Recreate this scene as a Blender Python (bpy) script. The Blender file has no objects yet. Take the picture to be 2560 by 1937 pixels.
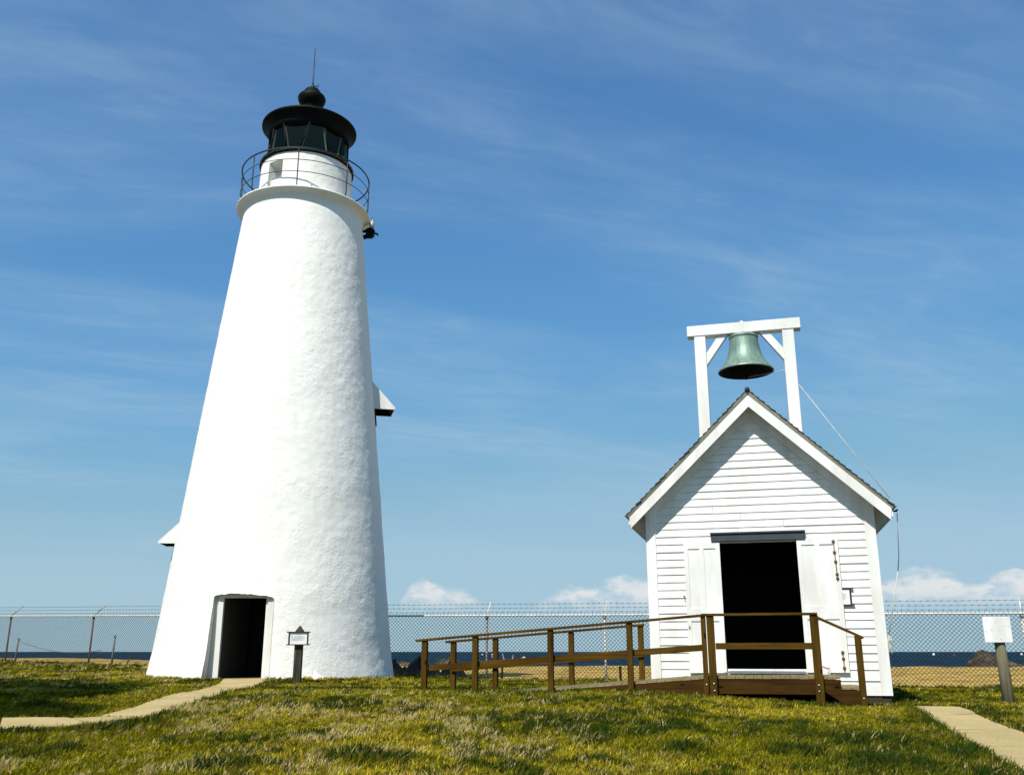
import bpy, math, random
import numpy as np
from math import sin, cos, radians, pi, sqrt, atan2, tan
from mathutils import Vector, Matrix
random.seed(7); rng = np.random.default_rng(11)
sc = bpy.context.scene; COL = sc.collection

# ------------------------------------------------------------------ helpers
class MB:
    """collects polygons; build() links them as ONE mesh object"""
    def __init__(s): s.v = []; s.f = []; s.sm = []
    def add(s, vs, fs, smooth=False):
        n = len(s.v); s.v += [tuple(map(float, v)) for v in vs]
        s.f += [tuple(i + n for i in f) for f in fs]; s.sm += [smooth] * len(fs)
    def hexa(s, p):   # 8 corners: bottom 0-3 ccw, top 4-7 ccw
        s.add(p, [(3, 2, 1, 0), (4, 5, 6, 7), (0, 1, 5, 4), (1, 2, 6, 5), (2, 3, 7, 6), (3, 0, 4, 7)])
    def box(s, a, b, bev=0.0):
        x0, y0, z0 = a; x1, y1, z1 = b
        if bev <= 0:
            s.hexa([(x0, y0, z0), (x1, y0, z0), (x1, y1, z0), (x0, y1, z0), (x0, y0, z1), (x1, y0, z1), (x1, y1, z1), (x0, y1, z1)]); return
        e = bev
        L = [(x0, y0, z0, x1, y1, z1)]
        bm = [(x0 + e, y0 + e, z0), (x1 - e, y0 + e, z0), (x1 - e, y1 - e, z0), (x0 + e, y1 - e, z0)]
        def ring(z, i):
            return [(x0 + e * i, y0, z), (x1 - e * i, y0, z), (x1, y0 + e * i, z), (x1, y1 - e * i, z), (x1 - e * i, y1, z), (x0 + e * i, y1, z), (x0, y1 - e * i, z), (x0, y0 + e * i, z)]
        r1 = ring(z0 + e, 1); r2 = ring(z1 - e, 1)
        def ins(z): return [(x0 + e, y0 + e, z), (x1 - e, y0 + e, z), (x1 - e, y0 + e, z), (x1 - e, y1 - e, z), (x1 - e, y1 - e, z), (x0 + e, y1 - e, z), (x0 + e, y1 - e, z), (x0 + e, y0 + e, z)]
        vs = r1 + r2 + [(x0 + e, y0 + e, z0), (x1 - e, y0 + e, z0), (x1 - e, y1 - e, z0), (x0 + e, y1 - e, z0), (x0 + e, y0 + e, z1), (x1 - e, y0 + e, z1), (x1 - e, y1 - e, z1), (x0 + e, y1 - e, z1)]
        fs = [(i, (i + 1) % 8, 8 + (i + 1) % 8, 8 + i) for i in range(8)]
        for o, q in ((0, 16), (8, 20)):
            t = [(o + 0, o + 1, q + 1, q), (o + 1, o + 2, q + 1), (o + 2, o + 3, q + 2, q + 1), (o + 3, o + 4, q + 2), (o + 4, o + 5, q + 3, q + 2), (o + 5, o + 6, q + 3), (o + 6, o + 7, q, q + 3), (o + 7, o, q)]
            c = (q, q + 1, q + 2, q + 3)
            if o == 0: t = [tuple(reversed(f)) for f in t]; c = tuple(reversed(c))
            fs += t + [c]
        s.add(vs, fs)
    def beam(s, a, b, w, h, up=(0, 0, 1), bev=0.0):   # rectangular bar from a to b, w sideways, h along up
        a = Vector(a); b = Vector(b); d = (b - a); L = d.length; d.normalize()
        side = d.cross(Vector(up)); side.normalize(); u = side.cross(d)
        m = MB(); m.box((-w / 2, 0, -h / 2), (w / 2, L, h / 2), bev)
        s.add([a + side * v[0] + d * v[1] + u * v[2] for v in m.v], m.f)
    def tube(s, pts, r, n=6, cap=True, smooth=True):
        pts = [Vector(p) for p in pts]; rs = r if isinstance(r, (list, tuple)) else [r] * len(pts)
        vs = []; fs = []
        ref = Vector((0, 0, 1)) if abs((pts[-1] - pts[0]).normalized().z) < .9 else Vector((1, 0, 0))
        for i, p in enumerate(pts):
            d = (pts[min(i + 1, len(pts) - 1)] - pts[max(i - 1, 0)]).normalized()
            a = d.cross(ref).normalized(); b = a.cross(d)
            for k in range(n):
                t = 2 * pi * k / n; vs.append(p + (a * cos(t) + b * sin(t)) * rs[i])
        for i in range(len(pts) - 1):
            for k in range(n): fs.append((i * n + k, i * n + (k + 1) % n, (i + 1) * n + (k + 1) % n, (i + 1) * n + k))
        if cap: fs += [tuple(range(n - 1, -1, -1)), tuple(range((len(pts) - 1) * n, len(pts) * n))]
        s.add(vs, fs, smooth)
    def ring(s, R, z, r, n=96, m=6, c=(0, 0)):
        vs = []; fs = []
        for i in range(n):
            t = 2 * pi * i / n
            for k in range(m):
                q = 2 * pi * k / m; rr = R + r * cos(q); vs.append((c[0] + rr * cos(t), c[1] + rr * sin(t), z + r * sin(q)))
        for i in range(n):
            for k in range(m): fs.append((i * m + k, ((i + 1) % n) * m + k, ((i + 1) % n) * m + (k + 1) % m, i * m + (k + 1) % m))
        s.add(vs, fs, True)
    def lathe(s, prof, n=64, c=(0, 0, 0), smooth=True, capb=False, capt=False):
        vs = []; fs = []; m = len(prof)
        for i in range(n):
            t = 2 * pi * i / n
            for R, z in prof: vs.append((c[0] + R * cos(t), c[1] + R * sin(t), c[2] + z))
        for i in range(n):
            j = (i + 1) % n
            for k in range(m - 1): fs.append((i * m + k, j * m + k, j * m + k + 1, i * m + k + 1))
        if capb: fs.append(tuple(i * m for i in range(n - 1, -1, -1)))
        if capt: fs.append(tuple(i * m + m - 1 for i in range(n)))
        s.add(vs, fs, smooth)
    def build(s, name, mat, parent=None, loc=(0, 0, 0), rz=0.0):
        me = bpy.data.meshes.new(name); me.from_pydata(s.v, [], s.f); me.update()
        me.polygons.foreach_set('use_smooth', s.sm)
        o = bpy.data.objects.new(name, me); COL.objects.link(o)
        if mat is not None: me.materials.append(mat)
        if parent is not None: o.parent = parent
        o.location = loc; o.rotation_euler = (0, 0, rz)
        return o

def tag(o, label=None, cat=None, group=None, kind=None):
    if label: o['label'] = label
    if cat: o['category'] = cat
    if group: o['group'] = group
    if kind: o['kind'] = kind
    return o
def empty(name, loc=(0, 0, 0), rz=0.0):
    o = bpy.data.objects.new(name, None); COL.objects.link(o); o.location = loc; o.rotation_euler = (0, 0, rz); o.empty_display_size = .2
    return o
def copy_tree(o, parent=None):
    c = o.copy(); COL.objects.link(c)
    if parent is not None: c.parent = parent
    for ch in list(o.children): copy_tree(ch, c)
    return c

def _hash(ix, iy, iz):
    h = (ix.astype(np.int64) * 374761393 + iy.astype(np.int64) * 668265263 + iz.astype(np.int64) * 2147483647 % 1274126177) & 0xFFFFFFFF
    h = ((h ^ (h >> 13)) * 1274126177) & 0xFFFFFFFF
    h = (h ^ (h >> 16)) & 0xFFFFFFFF
    h = ((h ^ (h >> 15)) * 2246822519) & 0xFFFFFFFF
    return ((h ^ (h >> 13)) & 0xFFFF) / 65535.0
def vnoise(x, y, z=None):
    x = np.asarray(x, float); y = np.asarray(y, float); z = np.zeros_like(x) if z is None else np.asarray(z, float)
    i, j, k = np.floor(x), np.floor(y), np.floor(z); u, v, w = x - i, y - j, z - k
    u = u * u * (3 - 2 * u); v = v * v * (3 - 2 * v); w = w * w * (3 - 2 * w); r = 0
    for a in (0, 1):
        for b in (0, 1):
            for c in (0, 1):
                r = r + _hash(i + a, j + b, k + c * 1) * (u if a else 1 - u) * (v if b else 1 - v) * (w if c else 1 - w)
    return r
def fbm(x, y, z=None, o=4):
    r = 0; a = .5; t = 0
    for q in range(o):
        f = 2.03 ** q
        r = r + a * vnoise(np.asarray(x) * f + 17.3 * q, np.asarray(y) * f - 9.1 * q, None if z is None else np.asarray(z) * f + 5.7 * q); t += a; a *= .5
    return r / t
def sstep(a, b, x):
    t = np.clip((np.asarray(x, float) - a) / (b - a), 0, 1); return t * t * (3 - 2 * t)

# ------------------------------------------------------------------ materials
class NT:
    def __init__(s, name):
        s.m = bpy.data.materials.new(name); s.m.use_nodes = True; s.t = s.m.node_tree; s.n = s.t.nodes; s.l = s.t.links
        s.b = s.n['Principled BSDF']; s.co = s.n.new('ShaderNodeTexCoord'); s.out = s.n['Material Output']
    def nd(s, typ, **kw):
        o = s.n.new(typ)
        for k, v in kw.items():
            if k in o.inputs: o.inputs[k].default_value = v
            else: setattr(o, k, v)
        return o
    def map(s, scale=(1, 1, 1), src='Object'):
        m = s.nd('ShaderNodeMapping'); m.inputs['Scale'].default_value = scale; s.l.new(s.co.outputs[src], m.inputs['Vector']); return m.outputs[0]
    def noise(s, vec, scale, detail=4, rough=.55):
        o = s.nd('ShaderNodeTexNoise', Scale=scale, Detail=detail, Roughness=rough); s.l.new(vec, o.inputs['Vector']); return o.outputs['Fac']
    def ramp(s, fac, stops):
        r = s.nd('ShaderNodeValToRGB'); e = r.color_ramp.elements
        while len(e) < len(stops): e.new(.5)
        for q, (p, c) in zip(e, stops): q.position = p; q.color = (*c, 1) if len(c) == 3 else c
        s.l.new(fac, r.inputs['Fac']); return r.outputs['Color']
    def mix(s, fac, a, b, mode='MIX'):
        o = s.nd('ShaderNodeMix', data_type='RGBA', blend_type=mode)
        for i, x in ((0, fac), (6, a), (7, b)):
            if isinstance(x, (int, float)): o.inputs[i].default_value = x
            elif isinstance(x, tuple): o.inputs[i].default_value = (*x, 1)
            else: s.l.new(x, o.inputs[i])
        return o.outputs[2]
    def base(s, c):
        if isinstance(c, tuple): s.b.inputs['Base Color'].default_value = (*c, 1)
        else: s.l.new(c, s.b.inputs['Base Color'])
    def rough(s, v): s.b.inputs['Roughness'].default_value = v
    def bump(s, h, dist=.01, strength=1.0):
        b = s.nd('ShaderNodeBump', Strength=strength, Distance=dist); s.l.new(h, b.inputs['Height'])
        prev = getattr(s, '_bn', None)
        if prev is not None: s.l.new(prev, b.inputs['Normal'])
        s._bn = b.outputs[0]; s.l.new(b.outputs[0], s.b.inputs['Normal'])
W3 = lambda v: (v, v, v)

def mat_paint(name, c, dirt=.12, scale=3.0, rough=.55, streak=(1, 1, .25), bump=.002):
    t = NT(name); n1 = t.noise(t.map(streak), scale, 5); n2 = t.noise(t.map(), scale * 14, 3)
    d = tuple(x * k for x, k in zip(c, (.80, .79, .75)))
    t.base(t.mix(dirt, t.ramp(n1, [(.35, d), (.62, c)]), t.ramp(n2, [(.3, d), (.6, c)])))
    t.rough(rough); t.b.inputs['Specular IOR Level'].default_value = .2; t.bump(n2, bump, .6); return t.m
def mat_stucco():
    t = NT('whitewashed_stucco'); v = t.map()
    n1 = t.noise(v, 1.3, 4); n2 = t.noise(v, 7, 5, .6); n3 = t.noise(t.map((1, 1, 1.3)), 26, 4, .6); st = t.noise(t.map((3, 3, .22)), 2.2, 5)
    c = t.mix(.35, t.ramp(n1, [(.3, (.83, .815, .755)), (.65, (.87, .86, .805))]), t.ramp(st, [(.28, (.77, .755, .68)), (.5, (.87, .86, .805))]))
    vo = t.nd('ShaderNodeTexVoronoi', Scale=2.6, feature='F1'); t.l.new(v, vo.inputs['Vector'])
    pit = t.ramp(vo.outputs['Distance'], [(.0, W3(1)), (.022, W3(1)), (.035, W3(0))])
    sel = t.ramp(t.noise(v, 1.9, 2), [(.50, W3(0)), (.55, W3(1))])
    c = t.mix(t.mix(1.0, pit, sel, 'MULTIPLY'), c, (.38, .36, .32))
    t.base(c); t.rough(.8); t.b.inputs['Specular IOR Level'].default_value = .1; n4 = t.noise(t.map((1, 1, 1.6)), 13, 5, .62); n6 = t.noise(v, 60, 4, .6); mk = t.ramp(t.noise(v, .9, 3), [(.38, W3(.15)), (.62, W3(1))])
    def msk(a):
        o = t.nd('ShaderNodeMath', operation='MULTIPLY'); t.l.new(a, o.inputs[0]); t.l.new(mk, o.inputs[1]); return o.outputs[0]
    t.bump(msk(n2), .018, .8); t.bump(msk(n4), .013, .8); t.bump(n3, .0045, .8); t.bump(n6, .0025, .7); return t.m
def mat_wood(name, axis, c0, c1, c2, knots=True):
    t = NT(name); sq = [14, 14, 14]; sq[axis] = .9
    n = t.noise(t.map(tuple(sq)), 1.6, 6, .6); big = t.noise(t.map(), 1.1, 3)
    sp = [38, 38, 38]; sp[axis] = 1.4; fine = t.noise(t.map(tuple(sp)), 2.0, 4)
    c = t.ramp(n, [(.30, c0), (.50, c1), (.70, c2)]); c = t.mix(.35, c, t.ramp(big, [(.35, c0), (.65, c2)]))
    c = t.mix(t.ramp(fine, [(.60, W3(0)), (.72, W3(.7))]), c, tuple(x * .35 for x in c0))
    if knots:
        k = [3.2, 3.2, 3.2]; k[axis] = 1.6
        vo = t.nd('ShaderNodeTexVoronoi', Scale=1.5); t.l.new(t.map(tuple(k)), vo.inputs['Vector'])
        c = t.mix(t.ramp(vo.outputs['Distance'], [(.09, W3(.85)), (.15, W3(0))]), c, tuple(x * .3 for x in c0))
    t.base(c); t.rough(.85); t.b.inputs['Specular IOR Level'].default_value = .06; t.bump(n, .004, .5); t.bump(fine, .002, .5); return t.m
def mat_plain(name, c, rough=.6, metal=0.0, var=.25, scale=8):
    t = NT(name); n = t.noise(t.map(), scale, 4)
    t.base(t.ramp(n, [(.3, tuple(x * (1 - var) for x in c)), (.7, tuple(min(1, x * (1 + var)) for x in c))])); t.rough(rough); t.b.inputs['Metallic'].default_value = metal
    t.bump(n, .002, .3); return t.m
def mat_rust(name, lo, hi, mid):
    t = NT(name); n = t.noise(t.map((1, 1, .5)), 5, 5, .65); n2 = t.noise(t.map(), 40, 3)
    t.base(t.mix(.25, t.ramp(n, [(lo, (.125, .048, .026)), (mid, (.19, .09, .05)), (hi, (.42, .40, .36))]), t.ramp(n2, [(.4, (.1, .035, .02)), (.6, (.4, .3, .25))]))); t.rough(.75); t.bump(n2, .002, .5); return t.m

M = {}
M['stucco'] = mat_stucco()
M['white'] = mat_paint('white_house_paint', (.84, .84, .825), .06)
M['white_frame'] = mat_paint('white_frame_paint', (.84, .84, .82), .12, 2.0)
M['jamb'] = mat_paint('white_jamb_paint', (.78, .78, .74), .35, 2.0)
M['slate'] = mat_paint('slate_grey_paint', (.055, .068, .085), .2)
M['black'] = mat_plain('black_enamel', (.0035, .0036, .0036), .6, 0, .3); M['black'].node_tree.nodes['Principled BSDF'].inputs['Specular IOR Level'].default_value = .12
M['blackrail'] = mat_plain('black_iron', (.010, .0095, .009), .5, 0, .3)
M['cream'] = mat_plain('cream_bar_paint', (.36, .36, .22), .6)
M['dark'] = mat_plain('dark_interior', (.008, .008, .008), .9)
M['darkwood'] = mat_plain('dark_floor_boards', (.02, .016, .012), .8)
M['plank'] = mat_paint('old_plank_paint', (.10, .09, .065), .5, 2.5, .7, (1, 1, .2))
M['post'] = mat_wood('timber_upright', 2, (.028, .014, .002), (.074, .039, .005), (.118, .068, .010))
M['rail'] = mat_wood('timber_lengthwise', 0, (.030, .015, .002), (.078, .041, .005), (.122, .070, .010))
M['fascia'] = mat_wood('timber_stained', 0, (.020, .009, .002), (.052, .024, .005), (.080, .040, .008))
M['deck'] = mat_wood('timber_deck', 1, (.15, .12, .055), (.25, .205, .10), (.32, .265, .14), False)
M['grey_post'] = mat_wood('weathered_grey_timber', 2, (.014, .013, .009), (.040, .038, .028), (.11, .105, .08), False)
M['pale_post'] = mat_wood('weathered_pale_timber', 2, (.075, .065, .042), (.16, .145, .095), (.21, .195, .13))
M['darkframe'] = mat_plain('dark_sign_frame', (.022, .014, .009), .6)
M['paper'] = mat_plain('sign_paper', (.80, .80, .78), .4, 0, .02)
M['ink'] = mat_plain('grey_lettering', (.50, .50, .50), .7, 0, .1)
M['inkblue'] = mat_plain('pale_blue_print', (.45, .68, .78), .7, 0, .1)
M['board'] = mat_paint('white_board', (.88, .88, .86), .08, 4)
M['screw'] = mat_plain('screw_head', (.25, .22, .17), .5, .6)
M['bolt'] = mat_plain('galvanised_bolt', (.62, .60, .55), .35, .5)
M['stakegrey'] = mat_plain('grey_stake_metal', (.13, .13, .105), .7, 0, .3, 5)
M['galv'] = mat_plain('galvanised_pipe', (.50, .50, .45), .55, .2, .2, 5)
M['pale_pipe'] = mat_plain('painted_pipe', (.62, .60, .52), .6, 0, .2, 6)
M['rustpost'] = mat_rust('rusty_pipe', .45, .80, .6)
M['halfrust'] = mat_rust('part_rusted_pipe', .30, .55, .42)
M['wire'] = mat_plain('dull_wire', (.018, .020, .024), .8, 0, .2); M['wire'].node_tree.nodes['Principled BSDF'].inputs['Specular IOR Level'].default_value = .1
M['barb'] = mat_plain('barbed_wire', (.085, .06, .045), .7, 0, .3)
M['rope'] = mat_plain('pale_rope', (.62, .60, .52), .8)
M['steelwire'] = mat_plain('steel_cable', (.18, .18, .18), .5, .3)
M['brass'] = mat_plain('old_brass', (.17, .10, .035), .6, .2, .5, 20)
M['brick'] = None
M['shingle'] = mat_plain('dark_shingle', (.045, .040, .034), .9, 0, .45, 14)
M['drip'] = mat_paint('weathered_drip_trim', (.40, .39, .30), .5, 6)
M['zinc'] = mat_plain('grey_ramp_plate', (.13, .14, .145), .8, 0)
M['concrete'] = None
M['rock'] = None
M['float'] = mat_plain('white_float', (.85, .85, .85), .5, 0, .05)
M['redfloat'] = mat_plain('red_float', (.45, .05, .04), .5, 0, .05)
M['driftwood'] = mat_plain('bleached_driftwood', (.50, .45, .36), .9, 0, .3)
M['bark'] = mat_plain('tree_bark', (.08, .06, .045), .9, 0, .4)
M['redstripe'] = mat_plain('red_zip_strip', (.62, .02, .04), .4, 0, .05)
M['pebble'] = mat_plain('bag_contents', (.30, .29, .25), .7, 0, .4, 30)
def _m():
    t = NT('foundation_brick'); b = t.nd('ShaderNodeTexBrick', Scale=6, Color1=(.045, .018, .012, 1), Color2=(.028, .012, .008, 1), Mortar=(.05, .045, .04, 1))
    v = t.nd('ShaderNodeMapping'); v.inputs['Rotation'].default_value = (pi / 2, 0, 0); t.l.new(t.co.outputs['Object'], v.inputs['Vector']); t.l.new(v.outputs[0], b.inputs['Vector'])
    t.base(b.outputs['Color']); t.rough(.9); M['brick'] = t.m
    t = NT('old_concrete'); n = t.noise(t.map(), 1.4, 5); n2 = t.noise(t.map(), 45, 4, .7); n3 = t.noise(t.map(), 9, 4)
    c = t.mix(.45, t.ramp(n, [(.3, (.33, .255, .115)), (.65, (.50, .395, .19))]), t.ramp(n2, [(.3, (.14, .10, .045)), (.55, (.49, .39, .19)), (.8, (.64, .53, .31))]))
    c = t.mix(t.ramp(n3, [(.62, W3(0)), (.75, W3(.5))]), c, (.17, .15, .09))
    t.base(c); t.rough(.95); t.b.inputs['Specular IOR Level'].default_value = .03; t.bump(n2, .006, .7); M['concrete'] = t.m
    t = NT('shore_rock'); n = t.noise(t.map(), 1.6, 6, .65); n2 = t.noise(t.map(), 9, 5)
    t.base(t.mix(.4, t.ramp(n, [(.40, (.014, .010, .005)), (.52, (.060, .043, .019)), (.64, (.19, .145, .075))]), t.ramp(n2, [(.35, (.02, .016, .01)), (.65, (.10, .085, .055))]))); t.rough(.85); t.bump(n2, .10, .9); M['rock'] = t.m
    t = NT('beach_sand'); n = t.noise(t.map((1, 2.2, 1)), .5, 5); n2 = t.noise(t.map((1.3, .45, 1)), 2.2, 6, .68); n3 = t.noise(t.map((.30, .8, 1)), .42, 6, .7); n4 = t.noise(t.map(), 40, 3)
    c = t.mix(.45, t.ramp(n, [(.3, (.38, .24, .058)), (.68, (.52, .35, .10))]), t.ramp(n2, [(.3, (.16, .095, .02)), (.55, (.50, .34, .09)), (.75, (.66, .475, .16))]))
    c = t.mix(t.ramp(n3, [(.495, W3(0)), (.515, W3(.75)), (.535, W3(.75)), (.555, W3(0))]), c, (.13, .09, .035))
    t.base(c); t.rough(.95); t.b.inputs['Specular IOR Level'].default_value = .05; t.bump(n2, .09, .8); t.bump(n4, .01, .6); M['sand'] = t.m
    t = NT('sea_water'); n = t.noise(t.map((1, .35, 1)), .30, 7, .68); n2 = t.noise(t.map((.35, 1, 1)), .011, 5)
    t.base(t.mix(.6, t.ramp(n, [(.42, (.0005, .004, .010)), (.52, (.005, .020, .034)), (.62, (.028, .066, .092))]), t.ramp(n2, [(.35, (.001, .010, .022)), (.65, (.009, .034, .060))])))
    t.rough(.62); t.b.inputs['Specular IOR Level'].default_value = .03; t.bump(n, .6, .6); M['water'] = t.m
    t = NT('lawn_soil'); n = t.noise(t.map(), 1.4, 5); n2 = t.noise(t.map(), 30, 4, .7)
    t.base(t.mix(.5, t.ramp(n, [(.35, (.022, .022, .004)), (.65, (.055, .046, .008))]), t.ramp(n2, [(.3, (.010, .010, .003)), (.7, (.07, .055, .012))]))); t.rough(1); t.b.inputs['Specular IOR Level'].default_value = 0; t.bump(n2, .03, .8); M['soil'] = t.m
    t = NT('grass_blades'); a = t.nd('ShaderNodeAttribute', attribute_name='tint')
    df = t.nd('ShaderNodeBsdfDiffuse'); tr = t.nd('ShaderNodeBsdfTranslucent'); mx = t.nd('ShaderNodeMixShader', Fac=.30)
    t.l.new(a.outputs['Color'], df.inputs['Color']); t.l.new(a.outputs['Color'], tr.inputs['Color']); t.l.new(df.outputs[0], mx.inputs[1]); t.l.new(tr.outputs[0], mx.inputs[2]); t.l.new(mx.outputs[0], t.out.inputs['Surface']); M['grass'] = t.m
    t = NT('tree_leaves'); n = t.noise(t.map(), .9, 4); t.base(t.ramp(n, [(.3, (.02, .04, .012)), (.7, (.06, .10, .03))])); t.rough(.7); M['leaf'] = t.m
    t = NT('bell_verdigris'); n = t.noise(t.map((1, 1, .6)), 5, 5); n2 = t.noise(t.map((6, 6, 1.2)), 3, 5)
    t.base(t.mix(.45, t.ramp(n, [(.3, (.11, .185, .145)), (.68, (.24, .35, .285))]), t.ramp(n2, [(.3, (.055, .115, .085)), (.7, (.27, .40, .32))]))); t.rough(.46); t.b.inputs['Metallic'].default_value = .25; t.bump(n2, .003, .4); M['bell'] = t.m
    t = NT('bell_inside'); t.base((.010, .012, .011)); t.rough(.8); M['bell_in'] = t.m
    t = NT('lantern_glass'); tb = t.nd('ShaderNodeBsdfTransparent', Color=(.55, .60, .58, 1)); gl = t.nd('ShaderNodeBsdfGlossy', Color=(.62, .80, .62, 1), Roughness=.08); mx = t.nd('ShaderNodeMixShader', Fac=.042)
    t.l.new(tb.outputs[0], mx.inputs[1]); t.l.new(gl.outputs[0], mx.inputs[2]); t.l.new(mx.outputs[0], t.out.inputs['Surface']); M['glass'] = t.m
    t = NT('lens_glass'); t.base((.10, .14, .09)); t.rough(.15); M['lens'] = t.m
    t = NT('plastic_bag'); tb = t.nd('ShaderNodeBsdfTransparent'); mx = t.nd('ShaderNodeMixShader', Fac=.62); t.b.inputs['Base Color'].default_value = (.85, .86, .85, 1); t.rough(.25)
    t.l.new(tb.outputs[0], mx.inputs[1]); t.l.new(t.b.outputs[0], mx.inputs[2]); t.l.new(mx.outputs[0], t.out.inputs['Surface']); M['bag'] = t.m
_m()

# ------------------------------------------------------------------ camera
CAMZ = .75; FPX = 2322.0; PITCH = math.atan(660 / 2322)
cam = bpy.data.objects.new('camera', bpy.data.cameras.new('camera')); COL.objects.link(cam)
cam.data.sensor_width = 36; cam.data.lens = FPX * 36 / 2560; cam.location = (0, 0, CAMZ); cam.rotation_euler = (pi / 2 + PITCH, 0, 0)
cam.data.clip_start = .1; cam.data.clip_end = 60000; sc.camera = cam

# ------------------------------------------------------------------ terrain
YAW = radians(14.8); U = Vector((cos(YAW), -sin(YAW), 0)); N = Vector((sin(YAW), cos(YAW), 0))
def fence_y(x):
    x = np.asarray(x, float); return np.where(x > -7, 25.76 - .29 * x, 27.79 - .581 * (x + 7))
def ground(x, y, detail=True):
    x = np.asarray(x, float); y = np.asarray(y, float)
    cr = sstep(-4.8, -2.6, x)
    b = np.where(y < 15.2, .092 - .040 * (15.2 - y) * sstep(15.8, 13.0, y), .092) + .033 * cr
    b = b - .055 * cr * sstep(15.6, 17.2, y) - .055 * sstep(21, 25.5, y) * sstep(-5, -2.5, x)
    b = b - .057 * np.clip(x - 1.9, 0, 3.6) * (1 - .35 * sstep(17, 22, y))
    b = b + np.clip(y - 24, 0, 14) * .031 * sstep(-5, -11, x)
    d = np.hypot(x + 6.04, y - 24.6); b = b + .08 * sstep(5.2, 3.2, d) * sstep(19.5, 22.5, y)
    if detail: b = b + (fbm(x * .7, y * .7, o=3) - .5) * .07 * sstep(30, 14, y)
    return b
def grid_mesh(name, X, Y, Z, mat, kind):
    ny, nx = X.shape; me = bpy.data.meshes.new(name)
    idx = np.arange(ny * nx).reshape(ny, nx)
    f = np.stack([idx[:-1, :-1], idx[:-1, 1:], idx[1:, 1:], idx[1:, :-1]], -1).reshape(-1, 4)
    me.from_pydata(np.stack([X, Y, Z], -1).reshape(-1, 3).tolist(), [], f.tolist()); me.update()
    me.polygons.foreach_set('use_smooth', [True] * len(me.polygons)); me.materials.append(mat)
    o = bpy.data.objects.new(name, me); COL.objects.link(o); o['kind'] = kind; return o
# lawn: from behind the photographer up to just past the fence
xs = np.concatenate([np.linspace(-70, -24, 20)[:-1], np.linspace(-24, 18, 170), np.linspace(18, 70, 20)[1:]])
tt = np.concatenate([np.linspace(0, .35, 14)[:-1], np.linspace(.35, 1, 110)])
X = np.repeat(xs[None, :], len(tt), 0); yf = np.minimum(fence_y(xs), 42) + .55 + .25 * (vnoise(xs * .8, xs * 0) - .5)
Y = -22 + tt[:, None] * (yf[None, :] + 22); Z = ground(X, Y)
grid_mesh('lawn', X, Y, Z, M['soil'], 'structure')
# beach
def shore_y(x): return 55 + 30 * sstep(-6, -42, x) + 1.5 * np.sin(np.asarray(x) * .25) - 2.0 * sstep(5, 25, x)
xs = np.concatenate([np.linspace(-400, -60, 24)[:-1], np.linspace(-60, 50, 230), np.linspace(50, 400, 24)[1:]])
tt = np.linspace(0, 1.25, 110); X = np.repeat(xs[None, :], len(tt), 0)
y0 = np.minimum(fence_y(xs), 42) - .8; y0 = np.maximum(y0, 8); Y = y0[None, :] + tt[:, None] * (shore_y(xs) - y0)[None, :]
T = np.repeat(tt[:, None], len(xs), 1)
g0 = ground(X, Y, False)
far = -.02 + .24 * sstep(-6, -40, X)
Z = np.where(T < 1, (g0 - .05) * (1 - sstep(0.0, .6, T)) + far * sstep(0.0, .6, T), far) - 2.2 * sstep(1.0, 1.22, T) - .02
Z = Z + (fbm(X * .5, Y * .5, o=4) - .5) * .13 * sstep(.02, .2, T) + (fbm(X * 2.1, Y * 2.1, o=3) - .5) * .05 * sstep(.02, .1, T)
grid_mesh('beach', X, Y, Z, M['sand'], 'structure')
# sea reaching the horizon
m = MB(); R = 40000; m.add([(-R, 30, -1.15), (R, 30, -1.15), (R, R, -1.15), (-R, R, -1.15)], [(0, 1, 2, 3)])
o = m.build('sea', M['water']); o['kind'] = 'structure'

# ------------------------------------------------------------------ paths of concrete slabs
def path(name, L, Rr, gap=.018, n=None):
    """slabs between two polylines of equal length"""
    m = MB()
    def at(P, t):
        i = min(int(t), len(P) - 2); f = t - i; return (P[i][0] * (1 - f) + P[i + 1][0] * f, P[i][1] * (1 - f) + P[i + 1][1] * f)
    for k in range(len(L) - 1):
        ln = math.dist(L[k], L[k + 1]); q = max(1, round(ln / 1.25))
        for i in range(q):
            t0 = k + i / q; t1 = k + (i + 1) / q; e = gap / ln
            sub = 6; tilt = random.uniform(-.012, .012)
            for s in range(sub):
                a0 = t0 + e + (t1 - t0 - 2 * e) * s / sub; a1 = t0 + e + (t1 - t0 - 2 * e) * (s + 1) / sub
                P = [at(L, a0), at(Rr, a0), at(Rr, a1), at(L, a1)]
                top = [(p[0], p[1], float(ground(p[0], p[1])) + .022 + tilt * (1 if j in (0, 3) else -1)) for j, p in enumerate(P)]
                m.add([(p[0], p[1], p[2] - .1) for p in top] + top, [(4, 5, 6, 7), (0, 1, 5, 4), (1, 2, 6, 5), (2, 3, 7, 6), (3, 0, 4, 7)])
    o = m.build(name, M['concrete']); o['kind'] = 'structure'; return o
PL_L = [(-6.42, 21.75), (-5.90, 19.3), (-5.58, 17.2), (-5.26, 14.6), (-5.18, 13.3), (-5.12, 12.25)]
PL_R = [(-5.42, 21.65), (-5.02, 19.25), (-4.76, 17.3), (-4.47, 14.4), (-4.48, 13.4), (-4.50, 12.1)]
P2_L = [(-5.13, 12.22), (-5.38, 11.95), (-6.1, 11.74), (-9, 11.7), (-14, 11.9)]
P2_R = [(-4.51, 12.05), (-4.79, 11.28), (-5.6, 10.72), (-9, 10.6), (-14, 10.8)]
path('path', PL_L, PL_R); path('path', P2_L, P2_R)
PR_L = [(6.10, 15.1), (5.74, 13.5), (5.36, 12.1), (4.92, 10.55), (4.45, 8.7), (3.6, 5), (3.2, 2)]
PR_R = [(6.85, 15.05), (6.56, 13.9), (6.28, 12.3), (5.92, 10.6), (5.45, 8.7), (4.6, 5), (4.2, 2)]
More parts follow.
